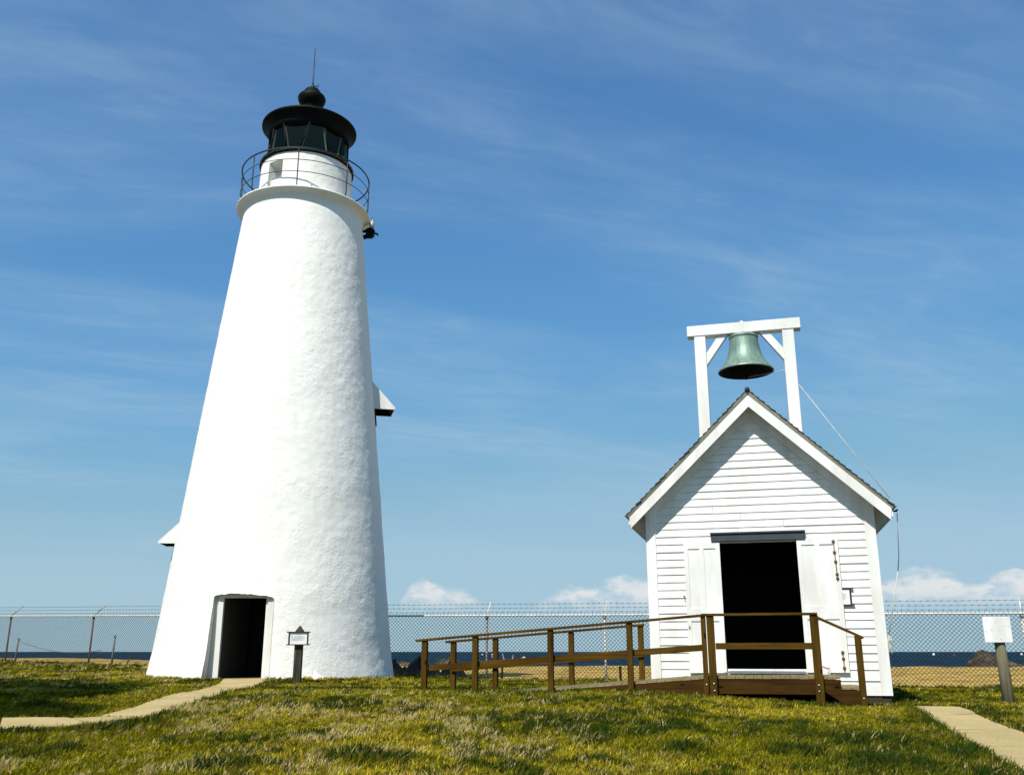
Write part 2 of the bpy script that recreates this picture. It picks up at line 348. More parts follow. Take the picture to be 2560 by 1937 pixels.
path('path', PR_L, PR_R)
def poly_d(x, y, A, B):
    """inside test for the strip between two polylines, vectorised (True = on the path)"""
    P = A + B[::-1]; ins = np.zeros(np.shape(x), bool); n = len(P)
    for i in range(n):
        x0, y0 = P[i]; x1, y1 = P[(i + 1) % n]
        c = ((y0 > y) != (y1 > y)) & (x < (x1 - x0) * (y - y0) / (y1 - y0 + 1e-12) + x0); ins ^= c
    return ins

# ------------------------------------------------------------------ lighthouse
LX, LY = -6.042, 24.6; LROT = atan2(.23852, .97114)
LH = empty('lighthouse', (LX, LY, 0), LROT); tag(LH, 'tall white tapering lighthouse tower with black lantern room and gallery railing', 'lighthouse')
def rz_(z): return 3.008 - (3.008 - 1.8546) * z / 11
def pol(th, R, z): return (R * sin(th), -R * cos(th), z)
TH0, TH1, THC = radians(-31.0), radians(-2.0), radians(-16.5); ZT = 1.985; ZTOP = 12.62; PD = 2.60
ed = np.array([sin(THC), -cos(THC)]); et = np.array([cos(THC), sin(THC)])   # door axis outward, tangent to the right
def tower():
    nd = 46; thd = np.linspace(TH0, TH1, nd); tho = np.linspace(TH1, TH0 + 2 * pi, 470)[1:-1]; th = np.concatenate([thd, tho]); nt = len(th)
    zz = np.concatenate([np.linspace(-.25, ZT, 52), np.linspace(ZT, ZTOP, 250)[1:]]); nz = len(zz); kt = 51
    TH, ZZ = np.meshgrid(th, zz); u = (TH - THC) / ((TH1 - TH0) / 2); u = np.where(TH > TH1, 9, u)
    dz = .045 * np.clip(1 - u * u, -1.6, 1) - .03 * u * (np.abs(u) < 1.3) - .035 * sstep(.93, 1.0, np.abs(u)) * (np.abs(u) <= 1.01)
    dz = np.where(np.abs(u) > 2, 0, dz); Z = ZZ + dz * np.exp(-((ZZ - ZT) / .30) ** 2) + (vnoise(TH * 40, ZZ * 0) - .5) * .03 * np.exp(-((ZZ - ZT) / .05) ** 2)
    cx, cy = np.sin(TH), -np.cos(TH)
    R = 3.008 - (3.008 - 1.8546) * ZZ / 11 + .05 * sstep(.9, -.2, ZZ)
    q = 2.6; d = (fbm(cx * 2.6 * q / 2, cy * 2.6 * q / 2, ZZ * q * .5, 3) - .5) * .026 + (fbm(cx * 2.6 * 5, cy * 2.6 * 5, ZZ * 7, 3) - .5) * .014
    R = R + d * (1 - .8 * sstep(11.6, 12.6, ZZ)); ins = (np.abs(u) < 1.0001) & (ZZ < ZT + 1e-6)
    Xv, Yv = R * cx, R * cy; V = np.stack([Xv, Yv, Z], -1).reshape(-1, 3); idx = np.arange(nz * nt).reshape(nz, nt)
    F = []
    for k in range(nz - 1):
        for j in range(nt):
            if k < kt and j < nd - 1: continue
            j2 = (j + 1) % nt; F.append((idx[k, j], idx[k, j2], idx[k + 1, j2], idx[k + 1, j]))
    vs = V.tolist()
    def inner(i):     # push a rim vertex back along the door axis onto the recess plane
        p = np.array(vs[i][:2]); t = PD - p @ ed; p = p + ed * t; vs.append([p[0], p[1], vs[i][2]]); return len(vs) - 1
    rim = [idx[k, 0] for k in range(kt + 1)] + [idx[kt, j] for j in range(1, nd)] + [idx[k, nd - 1] for k in range(kt - 1, -1, -1)]
    inn = [inner(i) for i in rim]
    for a in range(len(rim) - 1): F.append((rim[a], rim[a + 1], inn[a + 1], inn[a]))
    me = bpy.data.meshes.new('tower_wall'); me.from_pydata(vs, [], [tuple(int(i) for i in f) for f in F]); me.update()
    me.polygons.foreach_set('use_smooth', [True] * len(me.polygons)); me.materials.append(M['stucco'])
    o = bpy.data.objects.new('tower_wall', me); COL.objects.link(o); o.parent = LH
tower()
# doorway: boards on the recess plane, a = metres to the right of the door axis
def dpt(a, dep, z): p = ed * (PD + dep) + et * a; return (p[0], p[1], z)
def dbox(mb, a0, a1, d0, d1, z0, z1): mb.hexa([dpt(a0, d1, z0), dpt(a1, d1, z0), dpt(a1, d0, z0), dpt(a0, d0, z0), dpt(a0, d1, z1), dpt(a1, d1, z1), dpt(a1, d0, z1), dpt(a0, d0, z1)])
OA0, OA1, OZ = -.50, .50, 1.945   # opening
df = empty('door_frame'); df.parent = LH
a = MB(); dbox(a, -.80, -.635, -.06, -.012, -.1, 2.2); a.build('jamb_board', M['jamb'], df)
a = MB(); dbox(a, -.62, OA0, -.06, .025, -.1, 2.2); a.build('jamb_board', M['white_frame'], df)
a = MB(); dbox(a, OA1, .80, -.06, .02, -.1, 2.2); a.build('jamb_board', M['white_frame'], df)
a = MB(); dbox(a, .55, .70, .0, .05, -.1, 2.2); a.build('jamb_trim', M['white_frame'], df)
a = MB(); dbox(a, OA0, OA1, -.06, .0, OZ, 2.2); a.build('lintel', M['jamb'], df)
a = MB(); dbox(a, OA0 - .12, OA1 + .12, -.5, .42, -.12, .055); a.build('door_sill', M['concrete'], df)
a = MB()      # passage through the thick wall, closed at its far end
for i in range(9): dbox(a, OA0 - .03 + (i % 2) * .008, OA0, -.06 - .21 * (i + 1) + .006, -.06 - .21 * i, -.1, OZ + .1)
a.build('door', M['plank'], LH)
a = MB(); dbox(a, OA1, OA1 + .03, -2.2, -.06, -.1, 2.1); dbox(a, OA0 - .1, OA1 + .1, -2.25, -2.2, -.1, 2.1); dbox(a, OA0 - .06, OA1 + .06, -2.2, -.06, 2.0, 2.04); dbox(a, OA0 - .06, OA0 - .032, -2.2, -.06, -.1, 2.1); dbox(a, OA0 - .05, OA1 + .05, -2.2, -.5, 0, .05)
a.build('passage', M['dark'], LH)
# gallery
g = MB(); g.lathe([(1.70, 12.40), (1.690, 12.55), (1.695, 12.66), (1.735, 12.76), (1.80, 12.825), (1.862, 12.855), (1.886, 12.872), (1.893, 12.893), (1.886, 12.914), (1.862, 12.925), (1.30, 12.93)], 160)
o = g.build('gallery', M['stucco'], LH)
gr = empty('gallery_railing'); gr.parent = LH
a = MB(); a.ring(1.82, 14.08, .021, 120); a.build('top_rail', M['blackrail'], gr)
for z in (13.73, 13.37): a = MB(); a.ring(1.82, z, .0105, 120); a.build('lower_rail', M['blackrail'], gr)
for k in range(8):
    th = radians(-8 + 45 * k); a = MB(); pts = [pol(th, 1.82, 14.08), pol(th, 1.822, 13.6), pol(th, 1.82, 13.14), pol(th, 1.812, 13.05), pol(th, 1.785, 12.985), pol(th, 1.76, 12.93)]
    a.tube(pts, .0185, 6); a.build('post', M['blackrail'], gr)
# watch room drum with an opening
d = MB(); W0, W1, WZ0, WZ1 = radians(-53), radians(-31), 12.93, 14.06
ths = list(np.linspace(W1, W0 + 2 * pi, 120)); zs = [12.92, 13.3, 13.7, 14.06, 14.34]
RD = lambda z: 1.343 - (z - 12.93) * .035
def patch(mb, ths, zs, Rf):
    vs = [pol(t, Rf(z) + (float(vnoise(sin(t) * 9, cos(t) * 9, z * 6)) - .5) * .012, z) for z in zs for t in ths]; n = len(ths)
    mb.add(vs, [(k * n + j, k * n + j + 1, (k + 1) * n + j + 1, (k + 1) * n + j) for k in range(len(zs) - 1) for j in range(n - 1)], True)
patch(d, ths, list(np.linspace(12.92, 14.34, 20)), RD); patch(d, list(np.linspace(W0, W1, 12)), [WZ1, 14.2, 14.34], RD)
d.lathe([(1.36, 14.335), (.4, 14.34)], 64)
d.build('watch_room', M['stucco'], LH)
d = MB()
for t in (W0, W1):
    d.add([pol(t, 1.345, 12.92), pol(t, 1.0, 12.92), pol(t, 1.0, 14.07), pol(t, 1.305, 14.07)], [(0, 1, 2, 3)])
d.add([pol(W0, 1.305, WZ1), pol((W0 + W1) / 2, 1.305, WZ1 + .015), pol(W1, 1.305, WZ1), pol(W1, 1.0, WZ1 - .10), pol(W0, 1.0, WZ1 - .10)], [(0, 1, 2, 3, 4)])
d.add([pol(W0, 1.02, 12.9), pol(W1, 1.02, 12.9), pol(W1, 1.02, 14.1), pol(W0, 1.02, 14.1)], [(0, 1, 2, 3)])
d.build('hatch_recess', M['jamb'], LH)
d = MB(); t0 = radians(-46.5); n = 8; tl = np.linspace(t0, W1 + radians(.2), n)
vs = [pol(t, 1.350, 12.99 if i > 0 else 13.02) for i, t in enumerate(tl)] + [pol(t, 1.335, 13.50 - (.05 if i == 0 else 0)) for i, t in enumerate(tl)]
d.add(vs, [(j, j + 1, n + j + 1, n + j) for j in range(n - 1)], True); d.build('hatch_door', M['white_frame'], LH)
d = MB(); th = radians(44); c = Vector(pol(th, 1.335, 13.06)); ax = Vector((sin(th), -cos(th), 0)); d.tube([c, c + ax * .015], .045, 12); d.build('scupper', M['dark'], LH)
d = MB(); d.add([pol(radians(-48), 1.351, 12.95), pol(radians(-36.5), 1.351, 12.95), pol(radians(-36.5), 1.351, 13.07), pol(radians(-41), 1.351, 13.03)], [(0, 1, 2, 3)]); d.build('scupper', M['dark'], LH)
# lantern
a = MB(); a.lathe([(1.30, 14.28), (1.352, 14.30), (1.356, 14.385), (1.33, 14.41), (1.19, 14.43), (1.19, 14.475), (1.10, 14.475)], 120); a.build('lantern_base', M['black'], LH)
gl = MB(); ba = MB(); bc = MB(); wt = [radians(-40 + 60 * k) for k in range(6)]   # wide-topped panes start here
Rg = 1.135
for k in range(6):
    A0, A1 = radians(-40 + 60 * k), radians(0 + 60 * k); B0, B1 = radians(-31 + 60 * k), radians(-12 + 60 * k)
    A2, B2 = radians(20 + 60 * k), radians(29 + 60 * k); zt, zb = 15.36, 14.46
    gl.add([pol(B0, Rg, zb), pol(B1, Rg, zb), pol(A1, Rg, zt), pol(A0, Rg, zt)], [(0, 1, 2, 3)])
    gl.add([pol(B1, Rg, zb), pol(B2, Rg, zb), pol(A2, Rg, zt), pol(A1, Rg, zt)], [(0, 1, 2, 3)])
    ba.tube([pol(B0, Rg + .02, zb), pol(A0, Rg + .02, zt)], .024, 5); ba.tube([pol(B1, Rg + .02, zb), pol(A1, Rg + .02, zt)], .024, 5)
    bc.beam(pol(B0, Rg - .04, zb), pol(A0, Rg - .04, zt), .045, .06, up=pol((A0 + B0) / 2, 1, 0)); bc.beam(pol(B1, Rg - .04, zb), pol(A1, Rg - .04, zt), .045, .06, up=pol((A1 + B1) / 2, 1, 0))
gl.build('glazing', M['glass'], LH); ba.build('glazing_bars', M['black'], LH); bc.build('inner_bars', M['cream'], LH)
a = MB(); a.lathe([(0.02, 14.44), (.30, 14.45), (.36, 14.52), (.44, 14.62), (.46, 14.74), (.44, 14.86), (.36, 14.98), (.24, 15.06), (.02, 15.09)], 24); a.build('lens', M['lens'], LH)
a = MB(); a.lathe([(.0, 15.50), (1.08, 15.40), (1.08, 15.27), (1.165, 15.27), (1.19, 15.40), (1.26, 15.555), (1.355, 15.625), (1.378, 15.645), (1.380, 15.685), (1.366, 15.708), (1.2, 15.82), (.8, 16.02), (.4, 16.2), (.27, 16.27), (.0, 16.28)], 120); a.build('lantern_roof', M['black'], LH)
a = MB(); a.lathe([(.265, 16.2), (.255, 16.50), (.30, 16.55), (.37, 16.63), (.408, 16.73), (.414, 16.79), (.39, 16.85), (.30, 16.93), (.255, 16.965), (.25, 17.02), (.20, 17.09), (.10, 17.15), (.03, 17.17)], 48)
vt = a.build('ventilator', M['black'], LH)
a = MB(); a.tube([(0, 0, 17.12), (0, 0, 17.35), (.0, 0, 18.55)], [.032, .024, .010], 8); a.tube([(0, 0, 17.20), (.10, .02, 17.27), (.15, .03, 17.24), (.17, .03, 17.33)], .017, 5); a.tube([(0, 0, 17.16), (0, 0, 17.24)], .05, 8); a.build('lightning_rod', M['blackrail'], LH)
# window hoods on both flanks
def hood(side, z_top, z_tip, z_bot, proj, width, th):
    h = empty('window_hood'); h.parent = LH; ax = Vector((sin(th), -cos(th), 0)); tn = Vector((cos(th), sin(th), 0)) * side
    Rt, Rb = rz_(z_top) - .07, rz_(z_bot) - .12; rtip = rz_(z_tip) + proj
    P = lambda r, w, z: ax * r + tn * w + Vector((0, 0, z))
    for w in (-width / 2, width / 2):
        q = w - .03 * (1 if w > 0 else -1); a = MB(); ps = [(Rb, z_bot), (rtip, z_bot + (z_tip - z_bot) * .0), (rtip, z_tip), (Rt, z_top)]
        a.add([P(r, w, z) for r, z in ps] + [P(r, q, z) for r, z in ps], [(0, 1, 2, 3), (7, 6, 5, 4), (0, 4, 5, 1), (1, 5, 6, 2), (2, 6, 7, 3)]); a.build('cheek', M['white'], h)
    a = MB(); q = width / 2 + .003; a.hexa([P(rtip, -q, z_tip - .005), P(rtip, q, z_tip - .005), P(Rt, q, z_top - .005), P(Rt, -q, z_top - .005), P(rtip, -q, z_tip + .02), P(rtip, q, z_tip + .02), P(Rt, q, z_top + .02), P(Rt, -q, z_top + .02)]); a.build('hood_roof', M['white'], h)
    a = MB(); q = width / 2 - .034; a.add([P(Rb, -q, z_bot), P(rtip - .03, -q, z_bot), P(rtip - .03, -q, z_tip - .01), P(Rt, -q, z_top - .02), P(Rb, q, z_bot), P(rtip - .03, q, z_bot), P(rtip - .03, q, z_tip - .01), P(Rt, q, z_top - .02)], [(0, 1, 2, 3), (7, 6, 5, 4), (2, 6, 7, 3), (1, 5, 6, 2)]); a.build('hood_shade_sheet', M['dark'], h)  # near-black sheets inside the hood: the shade underneath put into colour
    rw = rz_(z_bot - .4) - .01; a = MB(); a.hexa([P(rz_(z_bot - .45) + .012, -width / 2 + .08, z_bot - .45), P(rz_(z_bot - .45) + .012, width / 2 - .08, z_bot - .45), P(rw - .3, width / 2 - .08, z_bot - .45), P(rw - .3, -width / 2 + .08, z_bot - .45), P(rz_(z_top) + .012, -width / 2 + .08, z_top - .1), P(rz_(z_top) + .012, width / 2 - .08, z_top - .1), P(rw - .5, width / 2 - .08, z_top - .1), P(rw - .5, -width / 2 + .08, z_top - .1)]); a.build('window', M['dark'], h)
hood(1, 7.96, 7.22, 7.18, .54, .85, radians(90)); hood(-1, 3.97, 3.44, 3.41, .40, .80, radians(-97))
# signal lamp under the gallery edge
a = MB(); bx = pol(radians(88), 1.955, 0); a.lathe([(.0, 12.68), (.075, 12.68), (.077, 12.86), (.045, 12.95), (.02, 13.03), (.012, 13.08), (0, 13.08)], 14, (bx[0], bx[1], 0)); lamp = a.build('signal_lamp', M['galv'], LH)
a = MB(); a.lathe([(0, 12.42), (.10, 12.42), (.15, 12.47), (.12, 12.52), (.05, 12.55), (.13, 12.57), (.16, 12.63), (.10, 12.69), (0, 12.70)], 16, (bx[0] - .05, bx[1], 0)); a.tube([(bx[0], bx[1], 12.58), (bx[0] + .18, bx[1] - .02, 12.54), (bx[0] + .19, bx[1], 12.5)], .03, 6); a.tube([(bx[0] - .04, bx[1], 12.60), (1.55, .1, 12.66)], .04, 6); a.tube([(bx[0] - .12, bx[1], 12.45), (bx[0] - .22, bx[1], 12.40)], .07, 8); a.build('lamp_housing', M['black'], lamp)

# ------------------------------------------------------------------ bell house
W0_ = Vector((4.70, 14.9, 0)) + N * 1.4 - U * .757           # wall middle
BH = empty('bell_house', (W0_.x, W0_.y, 0), -YAW); tag(BH, 'small white clapboard bell house with open double doors and steep gable roof', 'house')
HW, DEPTH = 1.957, 4.1
WT = .10                                                      # wall thickness
OPL, OPR, OPT = -.665, .642, 2.64                             # door opening
def rake(x, z0=4.84, k=.962): return z0 - k * abs(x)
s = MB(); c0 = .30; CH = .1335
zrow = [.06, .29]; z = .464
while z < 5.0: zrow.append(z); z += CH
def course(mb, x0, x1, z0, z1, x0t=None, x1t=None, lap=.020):
    x0t = x0 if x0t is None else x0t; x1t = x1 if x1t is None else x1t
    if x1 - x0 > 1.4 and lap == .020 and x0 == x0t and x1 == x1t:
        xj = random.uniform(x0 + .5, x1 - .5); course(mb, x0, xj - .0025, z0, z1, lap=.0195); course(mb, xj + .0025, x1, z0 + random.uniform(-.003, .003), z1, lap=.0205); return
    lap += random.uniform(-.003, .004); z0 += random.uniform(-.0025, .0025)
    mb.hexa([(x0, -lap, z0), (x1, -lap, z0), (x1, .04, z0), (x0, .04, z0), (x0t, -.003, z1), (x1t, -.003, z1), (x1t, .04, z1), (x0t, .04, z1)])
XB = HW - .17
for i in range(len(zrow) - 1):
    z0, z1 = zrow[i], zrow[i + 1]
    def lim(z): return min(XB, (5.0 - z) / .962)
    a0, a1 = lim(z0), lim(min(z1 + .004, 4.99))
    if z0 >= OPT - .02: course(s, -a0, a0, z0, z1 + .004, -a1, a1)
    elif z1 > OPT - .02: course(s, -a0, a0, z0, z1 + .004, -a1, a1)
    elif z0 >= .40: course(s, -a0, OPL, z0, z1 + .004); course(s, OPR, a0, z0, z1 + .004)
    else: course(s, -a0, a0, z0, z1 + .004)
s.build('siding', M['white'], BH)
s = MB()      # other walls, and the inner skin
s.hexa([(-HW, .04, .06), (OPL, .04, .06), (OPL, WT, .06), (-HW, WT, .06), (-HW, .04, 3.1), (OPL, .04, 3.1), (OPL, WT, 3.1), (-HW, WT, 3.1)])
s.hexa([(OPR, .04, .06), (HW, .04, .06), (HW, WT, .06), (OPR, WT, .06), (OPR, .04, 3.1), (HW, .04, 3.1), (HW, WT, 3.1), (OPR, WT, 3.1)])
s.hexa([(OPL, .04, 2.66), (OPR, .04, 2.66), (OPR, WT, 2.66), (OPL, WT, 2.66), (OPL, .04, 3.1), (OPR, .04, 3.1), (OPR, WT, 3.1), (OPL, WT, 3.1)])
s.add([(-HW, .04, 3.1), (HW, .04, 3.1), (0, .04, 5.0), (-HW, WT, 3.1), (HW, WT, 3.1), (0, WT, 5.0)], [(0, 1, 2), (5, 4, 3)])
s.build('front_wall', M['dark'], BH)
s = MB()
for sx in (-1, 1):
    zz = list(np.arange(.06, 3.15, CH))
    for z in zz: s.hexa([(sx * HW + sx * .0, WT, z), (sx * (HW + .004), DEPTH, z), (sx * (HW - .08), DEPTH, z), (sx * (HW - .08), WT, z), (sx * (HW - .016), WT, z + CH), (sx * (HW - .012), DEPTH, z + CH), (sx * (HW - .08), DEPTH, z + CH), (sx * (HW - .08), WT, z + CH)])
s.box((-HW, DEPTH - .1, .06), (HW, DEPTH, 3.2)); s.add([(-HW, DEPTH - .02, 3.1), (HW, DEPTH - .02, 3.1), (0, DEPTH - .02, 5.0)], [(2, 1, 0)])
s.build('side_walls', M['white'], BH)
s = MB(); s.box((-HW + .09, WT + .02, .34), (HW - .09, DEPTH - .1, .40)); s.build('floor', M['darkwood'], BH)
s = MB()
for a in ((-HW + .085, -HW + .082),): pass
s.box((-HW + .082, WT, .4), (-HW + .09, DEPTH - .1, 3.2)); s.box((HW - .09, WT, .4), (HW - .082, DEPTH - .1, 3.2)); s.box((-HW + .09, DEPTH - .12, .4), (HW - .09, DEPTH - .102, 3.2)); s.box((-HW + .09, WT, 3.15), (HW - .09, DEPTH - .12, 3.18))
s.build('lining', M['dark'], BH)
for sx in (-1, 1):
    s = MB(); x0, x1 = sorted((sx * HW, sx * (HW - .175))); s.box((x0, -.038, .058), (x1, .0, 3.28), .004); s.build('corner_board', M['white'], BH)
s = MB(); s.box((-HW + .03, .0, -.45), (HW - .03, DEPTH - .03, .056)); s.build('foundation', M['brick'], BH)
s = MB()      # rake frieze boards on the wall under the eaves
for sx in (-1, 1):
    a = [(0, 4.86), (0, 5.12), (sx * 2.05, 5.12 - .965 * 2.05), (sx * (HW - .175), 4.86 - .962 * (HW - .175))]
    if sx < 0: a = a[::-1]
    s.add([(x, -.034, z) for x, z in a] + [(x, .0, z) for x, z in a], [(3, 2, 1, 0), (4, 5, 6, 7), (0, 1, 5, 4), (1, 2, 6, 5), (2, 3, 7, 6), (3, 0, 4, 7)])
s.build('frieze_board', M['white'], BH)
YF = -.35; YB = DEPTH + .3
roof = MB(); tz = lambda x: 5.262 - .968 * abs(x); uz = lambda x: 5.10 - .968 * abs(x)
for sx in (-1, 1):
    roof.hexa([(0, YF + .035, uz(0)), (sx * 2.20, YF + .035, uz(2.20)), (sx * 2.20, YB, uz(2.20)), (0, YB, uz(0)), (0, YF + .035, tz(0)), (sx * 2.20, YF + .035, tz(2.20)), (sx * 2.20, YB, tz(2.20)), (0, YB, tz(0))])
rf = roof.build('roof', M['white'], BH)
sh = MB(); dirx, dirz = 1 / sqrt(1 + .968 ** 2), -.968 / sqrt(1 + .968 ** 2); nx_, nz_ = -dirz, dirx
for sx in (-1, 1):
    L = 2.27 / dirx; q = 0.0
    while q < L - .02:
        e = min(q + .125, L); jit = random.uniform(-.008, .008)
        def P(t, h, y): return (sx * (t * dirx + h * nx_), y, 5.270 + t * dirz + h * nz_)
        y0 = YF - .035 + jit
        sh.hexa([P(q, -.004, y0), P(e, .006, y0), P(e, .006, YB), P(q, -.004, YB), P(q, .008, y0), P(e, .026 + random.uniform(0, .006), y0), P(e, .028, YB), P(q, .008, YB)]); q = e
sh.build('shingles', M['shingle'], rf)
sh = MB(); sh.tube([(0, YF - .05, 5.285), (0, YB, 5.285)], .045, 8); sh.build('ridge_cap', M['shingle'], rf)
for sx in (-1, 1):      # barge boards with two weathered drip strips on their top edge
    b = MB()
    def strip(mb, zt0, zb0, xe_t, xe_b, y0, y1):
        p = [(0, zb0), (sx * xe_b, zb0 - .962 * xe_b), (sx * xe_t, zt0 - .968 * xe_t), (0, zt0)]
        vs = [(x, y0, z) for x, z in p] + [(x, y1, z) for x, z in p]
        f = [(0, 1, 2, 3), (7, 6, 5, 4), (4, 5, 1, 0), (5, 6, 2, 1), (6, 7, 3, 2), (7, 4, 0, 3)]
        mb.add(vs, f if sx > 0 else [tuple(reversed(q)) for q in f])
    strip(b, 5.205, 4.975, 2.205, 2.185, YF, YF + .034); bo = b.build('barge_board', M['white'], BH)
    b = MB(); strip(b, 5.236, 5.207, 2.235, 2.23, YF - .014, YF + .034); strip(b, 5.262, 5.239, 2.255, 2.25, YF - .026, YF + .034); b.build('drip_strip', M['drip'], bo)
    b = MB(); x0 = sx * 2.20; b.hexa([(x0, YF + .035, uz(2.2) - .035), (x0 + sx * .025, YF + .035, uz(2.2) - .045), (x0 + sx * .025, YB, uz(2.2) - .045), (x0, YB, uz(2.2) - .035), (x0, YF + .035, tz(2.2)), (x0 + sx * .025, YF + .035, tz(2.22)), (x0 + sx * .025, YB, tz(2.22)), (x0, YB, tz(2.2))]); b.build('eave_fascia', M['white'], BH)
# door head, leaves folded back on the wall
h = MB(); h.box((-.805, -.10, 2.622), (.79, -.02, 2.745), .004); h.box((-.815, -.125, 2.747), (.80, -.02, 2.778), .004); h.build('door_head', M['slate'], BH)
def leaf(x0, x1, z0, z1, name):
    w = x1 - x0; b = MB(); y0, y1 = -.078, -.030
    c = [x0, x0 + .11 * w, x0 + .43 * w, x0 + .55 * w, x0 + .88 * w, x1]; zz = [z0, z0 + .215, z0 + .86, z0 + 1.07, z1 - .105, z1]
    b.box((x0, y0 + .016, z0), (x1, y1, z1))
    for i in (0, 2, 4): b.box((c[i], y0, z0), (c[i + 1], y0 + .016, z1))
    for j in (0, 2, 4):
        for i in (1, 3): b.box((c[i], y0 + .0005, zz[j]), (c[i + 1], y0 + .016, zz[j + 1]))
    return b.build(name, M['white'], BH)
dl = leaf(-1.288, OPL, .402, 2.612, 'door'); dr = leaf(OPR, 1.317, .418, 2.632, 'door')
def bolt(pts, zk, name='door_bolt'):
    b = MB(); b.tube(pts, .008, 6)
    for q in zk:
        p = Vector(pts[0]).lerp(Vector(pts[-1]), q); b.lathe([(0, -.028), (.014, -.022), (.022, 0), (.014, .022), (0, .028)], 8, (p.x, p.y, p.z)); b.box((p.x - .026, p.y, p.z - .010), (p.x + .026, p.y + .014, p.z + .010))
    return b
bolt([(1.245, -.094, 2.585), (1.262, -.094, 1.93)], (.02, .3, .54, .86, .97)).build('door_bolt', M['brass'], dr)
bolt([(1.232, -.094, .76), (1.238, -.094, .43)], (.05, .35, .80)).build('door_bolt', M['brass'], dr)
b = MB(); b.tube([(-1.262, -.092, 1.21), (-1.25, -.10, 1.18), (-1.262, -.10, 1.15)], .011, 5); b.build('door_hook', M['galv'], dl)
b = MB(); b.tube([(-1.315, -.03, 1.69), (-1.33, -.07, 1.70), (-1.325, -.08, 1.67)], .008, 5); b.build('wall_hook', M['brass'], BH)
t = MB(); t.hexa([(-.74, -.30, .398), (.64, -.30, .398), (.615, .02, .398), (-.60, .02, .398), (-.74, -.30, .404), (.64, -.30, .404), (.615, .02, .440), (-.60, .02, .440)]); t.build('ramp_plate', M['zinc'], BH)
t = MB(); t.box((OPL, .0, .40), (OPR, .14, .452)); t.build('threshold', M['deck'], BH)

# bell frame astride the roof
FY = .80
BF = empty('bell_gallows', tuple(W0_ + N * FY + Vector((0, 0, 4.3))), -YAW); tag(BF, 'white timber post and beam frame standing on the bell house roof', 'bell frame')
BZ = 4.3
for sx in (-1, 1):
    p = MB(); p.box((sx * .835 - .108, -.10, 4.20 - BZ), (sx * .835 + .108, .10, 6.735 - BZ), .006); p.build('post', M['white_frame'], BF)
    p = MB(); p.beam((sx * .79, 0, 6.165 - BZ), (sx * .335, 0, 6.80 - BZ), .12, .14, up=(sx * .8, 0, .6), bev=.004); p.build('brace', M['white_frame'], BF)
p = MB(); p.box((-1.075, -.115, 6.732 - BZ), (1.075, .115, 6.945 - BZ), .006); p.build('beam', M['white_frame'], BF)
p = MB(); p.box((-.05, -.04, 6.945 - BZ), (.015, .03, 6.995 - BZ), .004); p.build('peg', M['white_frame'], BF)
# the bell
BL = empty('bell', tuple(W0_ + N * FY + Vector((0, 0, 5.95))), -YAW); tag(BL, 'large green verdigris bronze bell hanging from the white timber frame', 'bell')
bz = 5.95
prof = [(.512, 5.952), (.527, 5.956), (.529, 5.964), (.505, 6.000), (.470, 6.040), (.428, 6.095), (.388, 6.155), (.350, 6.23), (.317, 6.32), (.294, 6.42), (.279, 6.52), (.270, 6.60), (.268, 6.632), (.280, 6.642), (.282, 6.660), (.268, 6.676), (.255, 6.69), (.21, 6.715), (.12, 6.728), (0, 6.73)]
b = MB(); b.lathe([(r, z - bz) for r, z in prof], 64); b.build('shell', M['bell'], BL)
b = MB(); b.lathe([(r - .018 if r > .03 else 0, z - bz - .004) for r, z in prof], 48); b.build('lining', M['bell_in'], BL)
b = MB(); b.tube([(0, 0, 6.70 - bz), (0, 0, 5.90 - bz)], .018, 6); b.lathe([(0, 5.80 - bz), (.035, 5.81 - bz), (.05, 5.86 - bz), (.03, 5.91 - bz), (0, 5.92 - bz)], 12); b.build('clapper', M['black'], BL)
# pull line: clapper > through the right post > down to the eave arm > cleat
RP = W0_; Lc = lambda x, y, z: W0_ + U * x + N * y + Vector((0, 0, z))
r = MB(); r.tube([Lc(0, FY, 5.85), Lc(.40, FY, 5.89), Lc(.735, FY, 5.95)], .0065, 5); r.tube([Lc(.943, FY, 5.66), Lc(2.28, .30, 3.33)], .0065, 5)
o = r.build('bell_line', M['rope']); tag(o, 'thin pale line running from the bell clapper down to the right eave', 'rope')
r = MB(); r.tube([Lc(2.30, -.22, 3.0), Lc(2.262, -.15, 2.3), Lc(2.235, -.05, 2.05)], .0075, 5); o2 = r.build('hanging_line', M['steelwire']); tag(o2, 'line hanging from the eave arm to the hook on the right corner board', 'rope')
r2 = MB(); r2.tube([Lc(2.235, -.05, 2.05), Lc(2.10, -.03, 1.5), Lc(1.99, -.03, 1.02)], .0075, 5); r2.build('rope_end', M['rope'], o2)
r2 = MB()
for k in range(4):
    a0 = random.uniform(-.02, .02); pts = [Lc(1.985 + .028 * sin(q) + a0, -.05 - .01 * k, (.93 + .075 * cos(q) - .02 * k)) for q in np.linspace(0, 2 * pi, 14)]; r2.tube(pts, .0055, 5)
r2.tube([Lc(1.985, -.05, .84), Lc(2.005, -.06, .72)], .013, 6); r2.build('rope_coil', M['rope'], o2)
r2 = MB(); r2.tube([Lc(2.20, -.22, 3.03), Lc(2.31, -.24, 3.03)], .014, 6); r2.tube([Lc(2.25, -.22, 3.03), Lc(2.31, -.30, 3.05)], .010, 6); r2.build('eave_arm', M['black'], o2)

